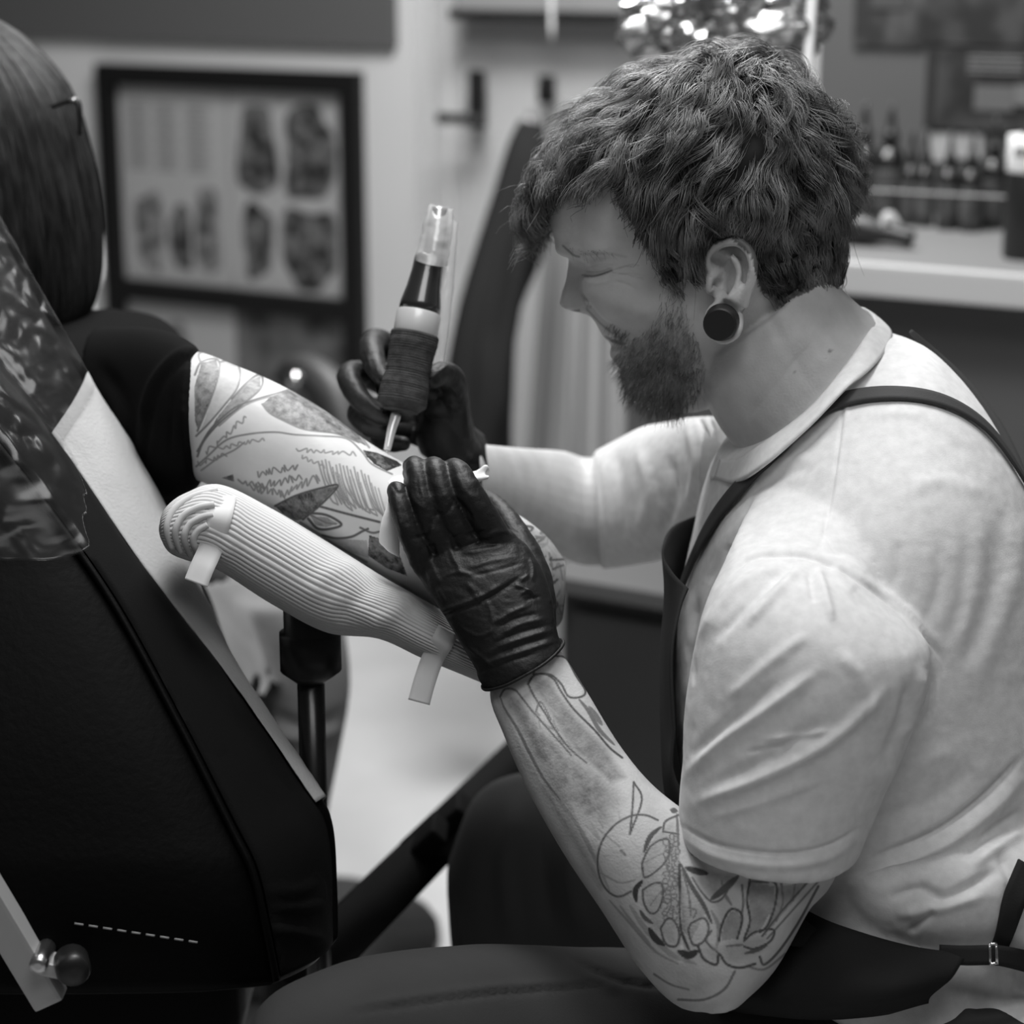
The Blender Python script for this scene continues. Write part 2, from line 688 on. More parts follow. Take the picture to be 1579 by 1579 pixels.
fr, (a0, a1, z0, z1) = pict('large black picture frame of flash art above the tattooed arm', 158, 96, 572, 700, .045)
am, zm = wc(370, 460)
wall_rect('cross_rail', (a0, a1), (zm - .022, zm + .022), M_DARK, .03, .03, fr)
sh = wall_rect('sheet', (a0, a1), (zm + .022, z0), M_PAPER, .008, .006, fr)
mid = (a0 + a1) / 2
W_, H_ = a1 - a0, z0 - zm - .022
for u0 in (.04, .17, .31):                                   # three columns of writing
    for k in range(13):
        zz = z0 - H_ * (.09 + .027 * k)
        wall_rect('text_line', (a0 + W_ * u0, a0 + W_ * (u0 + .10 - .02 * (k % 3 == 2))), (zz - .004, zz), M_TEXT, .0092, .001, sh)
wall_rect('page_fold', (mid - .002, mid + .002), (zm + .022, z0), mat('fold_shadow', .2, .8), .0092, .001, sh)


def print_at(u0, v0, u1, v1, m, seed):
    """irregular picture printed on the sheet; u, v 0..1 across and down"""
    n = 26
    t = np.linspace(0, 2 * np.pi, n, endpoint=False)
    rr = 1 + .09 * np.sin(t * 3 + seed) + .06 * np.sin(t * 5 + seed * 2)
    q = 2 / 3.0
    ct, st = np.cos(t), np.sin(t)
    A_ = a0 + W_ * ((u0 + u1) / 2 + (u1 - u0) / 2 * np.sign(ct) * np.abs(ct) ** q * rr)
    Z_ = z0 - H_ * ((v0 + v1) / 2 + (v1 - v0) / 2 * np.sign(st) * np.abs(st) ** q * rr)
    base = W0 * np.array([1, 1, 0]) + WN * .0095
    G = np.array([base + WD * a + Z3 * z for a, z in zip(A_, Z_)])
    MB().grid(np.stack([G, G - WN * .001]), close_u=True, cap=True).build('print', m, sh, smooth=False)


for i, k in enumerate(((.54, .08, .71, .52, M_PRINT), (.74, .07, .95, .53, M_PRINT), (.55, .56, .68, .93, M_PRINT), (.72, .56, .96, .95, M_PRINT), (.06, .54, .19, .93, M_PRINT2), (.22, .60, .32, .93, M_PRINT), (.34, .50, .45, .94, M_PRINT2))):
    print_at(*k[:4], k[4], i)
lo_ = wall_rect('sheet', (a0, mid), (z1, zm - .022), M_PAPER, .008, .006, fr)
lo2 = wall_rect('sheet', (mid, a1), (z1, zm - .022), blob_mat('dark_photo', .012, .12, 9), .008, .006, fr)
H2 = zm - .022 - z1
base = W0 * np.array([1, 1, 0])
z0s, H_s = z0, H_
z0, H_ = zm - .022, H2
sh = lo_
print_at(.14, .18, .28, .60, M_PRINT2, 4)
adopt(fr)
fr2, _ = pict('dark picture frame partly hidden behind the straight-haired woman', -140, 84, 98, 640, .045)
a0, z0 = wc(-140, 84)
a1, z1 = wc(98, 640)
wall_rect('sheet', (a0 + .045, a1 - .045), (z1 + .045, z0 - .045), mat('poster_dark', .03, .6), .008, .006, fr2)
adopt(fr2)

# ------------------------------------------------------------------ coat and curtain by the door
cm = MB()
cm.loft([(800, 186, 838, 192, 3.75, .02), (782, 225, 848, 240, 3.72, .04), (762, 290, 850, 320, 3.7, .06), (735, 375, 835, 400, 3.68, .07), (706, 475, 800, 490, 3.66, .075), (688, 570, 792, 600, 3.65, .08), (678, 690, 790, 700, 3.65, .085), (672, 860, 800, 870, 3.65, .09)], 40, 40)
CV, CF = cm.data()
CV = creases(CV, CF, [([(800, 250), (760, 380), (725, 560), (715, 700)], 12, -22), ([(830, 300), (800, 400), (770, 560), (760, 700)], 12, 24), ([(815, 260), (780, 380), (750, 560)], 9, -18)])
coat = obj('coat', CV, CF, mat('coat_cloth', .012, .85, spec=.2))
tag(coat, 'long black coat hanging in front of the white door', 'coat')
hk = MB()
hk.tube([W1(818, 178, .03), W1(816, 176, .10), W1(815, 186, .13), W1(815, 205, .12)], .006, 12, 8)
tag(hk.build('coat_hook', M_STEEL), 'small steel hook holding the black coat on the door', 'hook')
n = 90
uu = np.linspace(0, 1, n)
top, bot = [], []
for k, u_ in enumerate(uu):
    wv = .030 * math.sin(u_ * 21 + 1.2 * math.sin(u_ * 7)) + .012 * math.sin(u_ * 47)
    t_ = P(845 + 190 * u_, 300, 3.95 - .25 * u_) + np.array([0, wv * .6, 0])
    e_ = P(800 + 270 * u_, 900, 3.95 - .25 * u_) + np.array([0, wv * 1.3, 0])
    top.append(t_)
    bot.append(e_)
tt = np.linspace(0, 1, 14)[:, None, None]
G = np.array(top)[None] * (1 - tt) + np.array(bot)[None] * tt
G[..., 1] += .02 * np.sin(tt[..., 0] * 3 + uu[None] * 9)
cur = thing('curtain', G[-1].mean(0), 'pale grey cloth curtain hanging behind the artist\'s face', 'curtain')
MB().sheet(G, .003).build('cloth', mat('curtain_cloth', .32, .9), cur)
ra_, rb_ = G[0, 0] + np.array([-.03, 0, .0]), G[0, -1] + np.array([.03, 0, 0])
MB().tube([ra_, rb_], .008, 6, 10).build('rod', M_STEEL, cur)
for q_ in (ra_, rb_):
    e_ = q_ + WN * ((W0 - q_) @ WN)
    MB().tube([q_, e_], .006, 4, 8).build('bracket', M_STEEL, cur)
adopt(cur)

# ------------------------------------------------------------------ counter with ink bottles
W2O = P(1440, 411, 2.9)
C2 = lambda x, y, off=0.0: on_plane(x, y, W2O + WN * off, WN)
ZC = W2O[2]
onz = lambda x, y, z=ZC: on_plane(x, y, (0, 0, z), (0, 0, 1))
wall2 = W2O - WN * .55
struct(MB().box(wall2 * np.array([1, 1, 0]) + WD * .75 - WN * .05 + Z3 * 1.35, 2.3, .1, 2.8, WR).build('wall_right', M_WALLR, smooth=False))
cn = thing('counter', W2O * np.array([1, 1, 0]), 'white counter with thick front edge carrying the ink bottles', 'counter')
al = 1.7
MB().box(W2O + WD * .35 - WN * .27 - Z3 * .02, al, .54, .04, WR, .004).build('worktop', mat('worktop_laminate', .2, .5), cn, smooth=False)
MB().box(W2O + WD * .35 + WN * .012 - Z3 * .022, al, .024, .044, WR, .004).build('front_edge', mat('white_edge', .58, .4), cn, smooth=False)
MB().box(W2O + WD * .35 - WN * .29 - Z3 * (.04 + (ZC - .04) / 2), al, .44, ZC - .04, WR, .002).build('base_cabinet', mat('grey_panel', .14, .6), cn, smooth=False)
adopt(cn)
M_INK = mat('ink_bottle', .012, .3, noise=(30, .5), coat=.3)
M_INKL = mat('bottle_label', .05, .5, noise=(40, .6))
M_CAP = mat('bottle_cap', .01, .4)


def bottle(x, yb, yt, wpx, label, kind=0):
    p = onz(x, yb)
    d = proj(p[None])[0][2]
    h = (yb - yt) * d / FPX * 1.02
    r = wpx / 2 * d / FPX
    t = thing('ink_bottle', p, label, 'bottle', 'ink bottles on the white counter')
    hb = h * .62
    MB().lathe(p, [(r * .9, 0), (r, .004), (r, hb * .86), (r * .9, hb * .94), (r * .5, hb), (r * .42, hb * 1.04)], 20).build('glass', M_INK, t)
    MB().lathe(p, [(r * 1.015, hb * .14), (r * 1.03, hb * .16), (r * 1.03, hb * .7), (r * 1.015, hb * .72)], 20).build('paper_label', M_INKL, t)
    c = MB().lathe(p + Z3 * hb, [(r * .5, .0), (r * .52, h * .12), (r * .45, h * .14), (r * .30, h * .16), (r * .26, h * .24), (r * .16, h * .30), (r * .15, h * .38)], 16)
    c.build('cap', M_CAP, t)
    MB().sphere(p + Z3 * hb * .9 + WN * r * .9, r * .12).build('cap_ring', M_STEEL, t)
    return adopt(t)


spots = [(1289, 336, 168, 44, 'tall dark ink bottle next to the man\'s nape, first in the back row'), (1328, 338, 163, 48, 'tall dark ink bottle, second from the man\'s nape'), (1368, 341, 165, 48, 'tall dark ink bottle, third from the man\'s nape, left of the short ones'),
         (1402, 347, 202, 31, 'short dark ink bottle, leftmost of the four short ones'), (1424, 349, 204, 31, 'short dark ink bottle, second of the four short ones'), (1460, 354, 206, 34, 'short dark ink bottle, third of the four, before a white card'),
         (1494, 357, 208, 34, 'short dark ink bottle, rightmost of the four short ones'), (1528, 352, 186, 40, 'tall dark ink bottle between short ones and the bottle with white label')]
for sp in spots:
    bottle(*sp)
p = onz(1585, 398)
bb = thing('ink_bottle', p, 'big black bottle with a white label at the right picture edge', 'bottle')
MB().lathe(p, [(.034, 0), (.036, .004), (.036, .125), (.03, .14), (.014, .15), (.013, .16)], 24).build('glass', M_BLK, bb)
MB().lathe(p + Z3 * .12, [(.0362, 0), (.0368, .001), (.0368, .048), (.0362, .049)], 24).build('paper_label', M_WHITE, bb)
MB().lathe(p + Z3 * .16, [(.016, 0), (.017, .012), (.012, .016), (.007, .03), (.004, .045)], 16).build('cap', M_CAP, bb)
for k in range(3):
    MB().box(p + Z3 * .149 + WN * .0365 + WD * (-.014 + .008 * k), .005, .002, .012, WR).build('letter', M_BLK, bb, smooth=False)
adopt(bb)
rk = thing('bottle_rail', onz(1450, 365), 'thin clear rail running in front of the ink bottles', 'rail')
ra, rb_ = onz(1270, 362), onz(1640, 384)
hgt = (onz(1440, 372)[2] + .075)
MB().tube([ra + Z3 * .070, rb_ + Z3 * .070], .0011, 6, 8).build('bar', mat('clear_rail', .5, .2), rk)
for f_ in (.12, .95):
    q_ = ra + (rb_ - ra) * f_
    MB().tube([q_ + Z3 * .0, q_ + Z3 * .07], .002, 4, 8).build('post', M_STEEL, rk)
adopt(rk)
p = onz(1350, 380)
tm = thing('spare_tattoo_machine', p, 'black machine with pale grip lying on the counter behind the man', 'machine')
MB().tube([p + Z3 * .022 - WD * .085, p + Z3 * .024 - WD * .02, p + Z3 * .02 + WD * .02, p + Z3 * .014 + WD * .055], [.02, .022, .014, .012], 20, 16).build('motor_body', M_BLK, tm)
MB().tube([p + Z3 * .03 + WD * .012 + WN * .01, p + Z3 * .045 + WD * .018, p + Z3 * .03 + WD * .035], [.005, .008, .004], 10, 12).build('grip_sleeve', mat('pale_grip', .45, .4), tm)
adopt(tm)
p = onz(1262, 366)
tag(MB().box(p + Z3 * .018, .09, .06, .034, WR, .008).build('power_pack', M_BLK), 'small black box lying before the bottles beside the nape', 'box')
# posters on the right wall
C3 = lambda x, y, off=0.0: on_plane(x, y, wall2 + WN * off, WN)


def poster(label, x0, y0, x1, y1, a, b_, sc, off=.004, strip=None):
    p0, p1 = C3(x0, y0), C3(x1, y1)
    al = (p1 - p0) @ WD
    c = (p0 + p1) / 2 + WN * off
    t = thing('poster', c - Z3 * (p0[2] - p1[2]) / 2, label, 'poster', 'prints pinned above the ink bottles')
    MB().box(c, al, .004, p0[2] - p1[2], WR).build('sheet', blob_mat('poster_print', a, b_, sc), t, smooth=False)
    for k in (strip or []):
        MB().box(c + WN * .003 + WD * al * (k[0] - .5) + Z3 * (p0[2] - p1[2]) * (.5 - k[1]), al * k[2], .002, (p0[2] - p1[2]) * k[3], WR).build('print', mat('poster_patch', k[4], .8), t, smooth=False)
    return adopt(t)


poster('grey print high on the wall right of the lamp', 1322, -60, 1424, 74, .015, .06, 18, strip=[(.5, .4, .5, .3, .05)])
poster('dark print at the top right corner of the wall', 1428, -60, 1600, 72, .008, .04, 18, .003)
poster('large dark poster hanging above the short ink bottles', 1434, 72, 1600, 204, .006, .035, 16, .009, [(.04, .5, .07, 1, .01), (.62, .1, .5, .02, .2), (.62, .16, .5, .02, .2), (.62, .22, .5, .02, .2), (.62, .28, .5, .02, .2), (.62, .6, .35, .3, .1), (.9, .55, .2, .25, .13)])
poster('small white card pinned behind the short ink bottles', 1430, 203, 1468, 250, .3, .36, 10)
poster('small white card pinned right of the other white card', 1470, 205, 1516, 246, .3, .36, 10)

# dark cabinet under the far arm
p0 = P(868, 905, 2.95)
dc = thing('floor_cabinet', p0 * np.array([1, 1, 0]), 'dark cabinet standing behind the artist\'s chest', 'cabinet')
MB().box(p0 * np.array([1, 1, .5]) + WD * .35 - WN * .2, .7, .4, p0[2], WR, .004).build('body', mat('dark_cabinet', .045, .6, noise=(4, .2)), dc, smooth=False)
MB().box(p0 + WD * .35 - WN * .19 + Z3 * .012, .74, .44, .024, WR, .004).build('top', mat('cabinet_top', .12, .5), dc, smooth=False)
for k in range(2):
    MB().box(p0 * np.array([1, 1, .5]) + WD * (.18 + .34 * k) + WN * .006, .32, .014, p0[2] * .9, WR, .003).build('door', mat('dark_door', .04, .55, noise=(4, .2)), dc, smooth=False)
adopt(dc)

# lamp wrapped in shiny film behind the hair
lp = thing('wrapped_lamp', P(1250, 300, 2.35) * np.array([1, 1, 0]), 'work lamp wrapped in shiny crumpled film above the curly hair', 'lamp')
f_ = MB()
f_.sphere(P(1120, 30, 2.3), 1.0, 90, 70, (.115, .07, .075))
FV, FF = f_.data()
fn = unit(FV - FV.mean(0))
cr_ = np.abs(noise3(FV, 30, 3, 3)) * .035 + np.abs(noise3(FV, 75, 5, 2)) * .012
FV = FV + fn * (cr_ - .012)[:, None]
sharp(obj('film_wrap', FV, FF, mat('shiny_film', .5, .24, .9, noise=(60, .5)), lp), 25)
MB().tube([P(1262, -120, 2.25), P(1251, 20, 2.25), P(1244, 135, 2.25), P(1240, 200, 2.25)], .006, 12, 10).build('rod', M_WHITE, lp)
MB().tube([P(1240, 190, 2.26), P(1240, 190, 2.26) * np.array([1, 1, 0]) + Z3 * .02], .012, 8, 12).build('stand_pole', M_WHITE, lp)
MB().lathe(P(1240, 190, 2.26) * np.array([1, 1, 0]), [(.16, 0), (.16, .015), (.05, .025), (.02, .03)], 24).build('base', M_BLK, lp)
adopt(lp)
# dark rounded seat back with a chrome knob, far behind the arm
st = thing('stool', P(500, 700, 3.0) * np.array([1, 1, 0]), 'dark curved stool back with round chrome knob above the tattooed arm', 'stool')
ms = MB()
ms.tube([P(430, 592, 3.0), P(455, 572, 3.0), P(490, 585, 2.98), P(520, 625, 2.96), P(540, 700, 2.95), P(545, 800, 2.95)], [.014, .024, .03, .034, .036, .034], 24, 16)
ms.build('backrest', mat('stool_vinyl', .03, .5), st)
MB().sphere(P(455, 585, 2.93), .012).build('knob', mat('chrome_knob', .85, .15, 1.0), st)
s0 = P(452, 800, 2.98)
MB().lathe(s0 - Z3 * .08, [(.01, .05), (.17, .05), (.18, .03), (.18, 0), (.16, -.02), (.01, -.02)], 28).build('seat', mat('stool_seat', .03, .5), st)
MB().tube([s0 - Z3 * .1, s0 * np.array([1, 1, 0]) + Z3 * .03], .025, 4, 12).build('column', M_STEEL, st)
MB().lathe(s0 * np.array([1, 1, 0]), [(.2, 0), (.2, .02), (.03, .04)], 24).build('base', M_BLK, st)
adopt(st)
# ================================================================== client chair
M_LEATHER = mat('black_leather', .0025, .5, bump=(160, .3, .0012), spec=.06)
M_SUEDE = mat('chair_side', .0045, .8, bump=(500, .3, .0006), spec=.08)
M_TOWEL = mat('paper_cover', .45, .95, bump=(330, .55, .0012), spec=.1)
Fc = [(-120, 130, 1.84), (0, 358, 1.78), (130, 590, 1.735), (250, 790, 1.70), (358, 1030, 1.665), (478, 1215, 1.635), (503, 1262, 1.63), (510, 1360, 1.62), (512, 1445, 1.61)]
Mc = [(-200, 330, 1.72), (-50, 520, 1.685), (78, 676, 1.66), (213, 872, 1.625), (342, 1040, 1.61), (464, 1216, 1.605), (499, 1275, 1.605), (507, 1365, 1.605), (508, 1447, 1.60)]
Sc = [(-260, 450, 1.60), (-100, 580, 1.585), (30, 730, 1.57), (165, 915, 1.545), (275, 1115, 1.52), (354, 1272, 1.505), (388, 1342, 1.50), (408, 1425, 1.50), (425, 1508, 1.51)]
NR = 90
FP, MP, SP = (crom([P(*a) for a in k], NR) for k in (Fc, Mc, Sc))
ch = thing('client_chair', P(250, 1500, 1.75) * np.array([1, 1, 0]), 'black reclining client chair with paper-covered backrest at the left', 'chair')
left = np.array([-.52, -.02, .02])
cols = []
BKL = SP + left
FRL = FP + np.array([-.50, .03, .02])
nout = unit(np.cross(SP - FP, np.gradient(FP, axis=0)))
nout = nout * np.sign((nout @ RT).mean())
seq = [(FRL, FP, 6, 0), (FP, MP, 8, .006), (MP, SP, 12, .012)]
for a, b_, k, bul in seq:
    for i in range(k):
        u_ = i / k
        cols.append(a * (1 - u_) + b_ * u_ + nout * bul * math.sin(math.pi * u_))
for i in range(13):
    u_ = i / 12
    cols.append(SP * (1 - u_) + BKL * u_ + np.array([0, -1, 0]) * .02 * (math.sin(math.pi * u_) ** .5))
G = np.stack(cols, 1)
cb = G[-1].mean(0)
G = np.concatenate([G, (G[-1:] * .97 + cb * .03) + np.array([0, .0, -.006]), (G[-1:] * .86 + cb * .14) + np.array([0, 0, -.010])])
V, F = MB().grid(G, close_u=True, cap=True).data()
cush = obj('backrest', V, F, M_LEATHER, ch)
sharp(cush, 60)
sd = MB().sheet(np.stack([(MP * (1 - u_) + SP * u_) + nout * (.0015 + .012 * math.sin(math.pi * u_)) for u_ in np.linspace(0.02, .97, 14)], 1), .001)
SVv, SFf = sd.data()
SVv = SVv + normals(SVv, SFf) * (noise3(SVv, 25, 3) * .0015)[:, None]
SVv = creases(SVv, SFf, [([(430, 1400), (470, 1400), (500, 1392)], 6, 3), ([(425, 1430), (460, 1440), (500, 1450)], 6, 4), ([(420, 1370), (460, 1375), (490, 1360)], 6, 2.5), ([(425, 1415), (470, 1420)], 5, -3), ([(430, 1450), (470, 1462)], 5, -3)])
obj('side_panel', SVv, SFf, M_SUEDE, cush)
MB().tube(SP + nout * .001 + np.array([0, -.003, 0]), .0028, None, 8).build('piping', M_LEATHER, cush)
for k in range(9):                                       # stitches along the lower hem
    a_ = P(115 + 22 * k, 1424 + 3.4 * k, 1.474)
    MB().tube([a_, a_ + np.array([.006, 0, -.001])], .0007, 3, 6).build('stitch', mat('thread', .25, .6) if k == 0 else bpy.data.materials['thread'], cush)
# paper cover on the front rim
i0, i1 = 22, 60
cover = [(FP * (1 - u_) + MP * u_ + nout * (.003 + .006 * math.sin(math.pi * u_)))[i0:i1] for u_ in np.linspace(-.12, 1, 40)]
pc = MB().sheet(np.stack(cover, 1), .0012)
pv, pf = pc.data()
pv = pv + normals(pv, pf) * (noise3(pv, 40, 2, 2) * .0014 + noise3(pv, 160, 4, 2) * .0005)[:, None]
paper = obj('paper_cover', pv, pf, M_TOWEL)
tag(paper, 'white textured paper sheet along the rim of the black chair back', 'paper')
# clear film stretched over the top of the backrest
def upto(a, e):
    return crom(a[:e], 110)
wcols = [upto(FP * (1 - u_) + MP * u_ + nout * (.008 + .004 * math.sin(math.pi * u_)), 24) for u_ in np.linspace(0, 1, 12)]
wcols += [upto(MP * (1 - u_) + SP * u_ + nout * (.008 + .012 * math.sin(math.pi * u_)), 24 + int(7 * u_)) for u_ in np.linspace(.1, 1, 12)]
wcols += [upto(SP * (1 - u_) + BKL * u_ + np.array([0, -.006 - .02 * math.sin(math.pi * u_) ** .5, 0]), 31) for u_ in np.linspace(.03, .6, 20)]
WG = np.stack(wcols, 1)
WG = np.stack([crom(WG[i], 110) for i in range(110)], 0)
wv_ = WG.reshape(-1, 3)
wd = np.abs(noise3(wv_ * np.array([1.0, 1, .35]), 40, 4, 3)) * .008
WG = WG + (np.array([.25, -.95, .1]) * wd[:, None]).reshape(WG.shape)
M_FILM = bpy.data.materials.new('clear_film')
M_FILM.use_nodes = True
nt = M_FILM.node_tree
bs = nt.nodes['Principled BSDF']
bs.inputs['Base Color'].default_value = (.03, .03, .03, 1)
bs.inputs['Roughness'].default_value = .2
bs.inputs['Alpha'].default_value = .10
bs.inputs['Specular IOR Level'].default_value = .8
film = MB().sheet(WG, .0004).build('plastic_film', M_FILM)
tag(film, 'clear plastic film stretched over the top of the chair back', 'film')
# light metal post and foot bars
MB().box(P(-8, 1395, 1.462), .022, .02, .16, Matrix.Rotation(math.radians(-26), 3, 'Y'), .003).build('frame_post', mat('light_metal', .42, .4, .2), ch, smooth=False)
MB().lathe(P(64, 1478, 1.462), [(.002, .012), (.006, .012), (.0065, .004), (.0065, -.02)], 14, (0, -1, 0)).build('bolt', M_STEEL, ch)
MB().box(P(84, 1488, 1.468), .022, .02, .010, Matrix.Rotation(math.radians(14), 3, 'Y'), .002).build('bracket', mat('light_bracket', .42, .4, .3), ch, smooth=False)
MB().lathe(P(112, 1490, 1.455), [(.002, .01), (.010, .01), (.012, .006), (.012, -.01)], 18, (.3, -1, 0)).build('knob', M_BLK, ch)
a_, b_ = P(470, 1500, 1.80), P(850, 1120, 2.45)
MB().tube([a_, a_ * .5 + b_ * .5, b_], [.030, .030, .03], 6, 4).build('foot_bar', mat('matte_black', .005, .8, spec=.1), ch)
for px, py, dd in ((652, 1300, 2.03), (690, 1265, 2.08)):
    MB().box(P(px, py, dd), .05, .05, .02, Matrix.Rotation(math.radians(-45), 3, 'Y'), .004).build('rubber_stop', bpy.data.materials['matte_black'], ch)
fb = P(150, 1560, 2.2) * np.array([1, 1, 0]) + Z3 * .03
MB().box(fb, .9, .09, .06, Matrix.Rotation(math.radians(40), 3, 'Z'), .01).build('base_bar', M_BLK, ch, smooth=False)
MB().box(fb + np.array([.25, .2, 0]), .9, .09, .06, Matrix.Rotation(math.radians(-50), 3, 'Z'), .01).build('base_bar', M_BLK, ch, smooth=False)
MB().tube([fb + np.array([.1, .1, .0]), fb + np.array([.05, -.05, .45])], .05, 4, 18).build('column', M_BLK, ch)
sp0 = P(-20, 1350, 2.05)
MB().box(sp0, .55, .5, .10, None, .03).build('seat', M_LEATHER, ch)
adopt(ch)

# ------------------------------------------------------------------ arm rest with ribbed wrap
ar = thing('arm_rest', P(478, 1100, 1.66) * np.array([1, 1, 0]), 'padded arm rest on a black post wrapped in ribbed paper', 'arm rest')
rows = [(252, 806, 258, 838, 1.60, .020), (262, 782, 268, 852, 1.60, .036), (290, 762, 292, 862, 1.605, .046), (340, 750, 338, 876, 1.61, .05), (420, 788, 420, 928, 1.615, .052), (500, 836, 505, 972, 1.62, .052), (590, 892, 585, 982, 1.625, .05), (660, 932, 652, 1012, 1.63, .048), (740, 978, 732, 1045, 1.635, .045), (790, 1005, 778, 1066, 1.64, .04)]
RG = rings(rows, 110, 330, 2.3)
th = np.linspace(0, 2 * np.pi, 330, endpoint=False)
V, F = MB().grid(RG, close_u=True, cap=True).data()
V = creases(V, F, [([(560, 968), (610, 940), (650, 900)], 14, 3), ([(520, 960), (560, 915), (600, 890)], 16, -3), ([(480, 930), (500, 890), (560, 870)], 14, 2), ([(335, 870), (360, 830), (365, 770)], 12, 1.5)])
RG = V.reshape(RG.shape)
cen = RG.mean(1, keepdims=True)
rib = np.sqrt(np.abs(np.sin(th * 27.5)))
V = (RG + unit(RG - cen) * (.0013 * rib)[None, :, None]).reshape(-1, 3)
M_RIB = mat('ribbed_paper', .60, .9, spec=.1)
obj('paper_wrap', V, F, M_RIB, ar)
AB = bvh_of(V, F)
for path_ in ([(266, 846), (257, 815), (268, 786), (296, 766), (334, 756)], [(280, 852), (270, 822), (281, 797), (304, 783), (330, 778)], [(294, 856), (284, 830), (292, 809), (312, 797), (328, 794)], [(305, 852), (298, 833), (305, 818), (320, 809)]):
    q_ = [hit(AB, *a)[0] for a in path_]
    q_ = [a + unit(CAM - a) * .0005 for a in q_ if a is not None]
    MB().tube(np.array(q_), .0026, 26, 8).build('paper_fold', M_RIB, ar)
MB().lathe(P(478, 975, 1.655), [(.024, -.0), (.024, .03), (.012, .04)], 24, (0, 0, -1)).build('upper_collar', M_BLK, ar)
zc_ = P(478, 1020, 1.655)
MB().lathe(P(478, 962, 1.655), [(.0205, -.03), (.0205, .012), (.0235, .014), (.0235, .026), (.022, .028), (.022, .034), (.016, .036), (.016, .04)], 26, (0, 0, -1)).build('clamp', mat('black_clamp', .018, .35), ar)
pt = P(478, 1000, 1.655)
MB().tube([pt, pt * np.array([1, 1, 0]) + Z3 * .02], .0107, 4, 18).build('post', mat('black_post', .012, .25), ar)
MB().lathe(pt * np.array([1, 1, 0]), [(.15, 0), (.15, .012), (.03, .025), (.012, .03)], 28).build('base', M_BLK, ar)
MB().loft([(280, 795, 285, 830, 1.625, .03), (450, 880, 450, 920, 1.64, .035), (640, 960, 640, 985, 1.65, .03)], 10, 18).build('cushion', M_BLK, ar)
adopt(ar)
AB = bvh_of(V, F)
M_TAPE = mat('masking_tape', .66, .7, noise=(50, .05))


def tape(path, free, w, label):
    q_ = []
    for x, y in path:
        h, n_ = hit(AB, x, y)
        n_ = n_ if n_ @ (h - CAM) < 0 else -n_
        q_.append(h + n_ * .0025)
    d_ = proj(q_[-1][None])[0][2]
    q_ += [P(x, y, d_ - .006 - .003 * k) for k, (x, y) in enumerate(free)]
    c_ = crom(np.array(q_), 40)
    t_ = unit(np.gradient(c_, axis=0))
    s_ = unit(np.cross(t_, FW))
    u_ = np.linspace(-.5, .5, 5)
    o = MB().sheet(c_[:, None] + u_[None, :, None] * s_[:, None] * w, .0005).build('tape_strip', M_TAPE)
    tag(o, label, 'tape', 'tape strips on the arm rest')


tape([(347, 764), (338, 800), (325, 845)], [(312, 874), (302, 899)], .0175, 'pale tape strip round the left end of the ribbed arm rest')
tape([(690, 972), (680, 992), (668, 1012)], [(655, 1050), (646, 1083)], .0165, 'pale tape strip hanging free below the black glove')
# ================================================================== the tattoo artist
HS = 1.08


def head_frame():
    pi, ya, ro = map(math.radians, (18, 8, -4))
    B = np.stack([[-1, 0, 0], [0, -1, 0], [0, 0, 1.0]], 1)
    cp, sp = math.cos(pi), math.sin(pi)
    cr, sr = math.cos(ro), math.sin(ro)
    cy, sy = math.cos(ya), math.sin(ya)
    M = B @ np.array([[cy, sy, 0], [-sy, cy, 0], [0, 0, 1]]) @ np.array([[cp, 0, sp], [0, 1, 0], [-sp, 0, cp]]) @ np.array([[1, 0, 0], [0, cr, -sr], [0, sr, cr]])
    return M, P(1105, 435, 1.60) - HS * (M @ np.array([0, 0.074, 0]))


HM, HO = head_frame()


def to_world(L):
    return HO + HS * (np.asarray(L) * 0.001) @ HM.T


def to_local(W):
    return (np.asarray(W) - HO) @ HM / HS * 1000.0


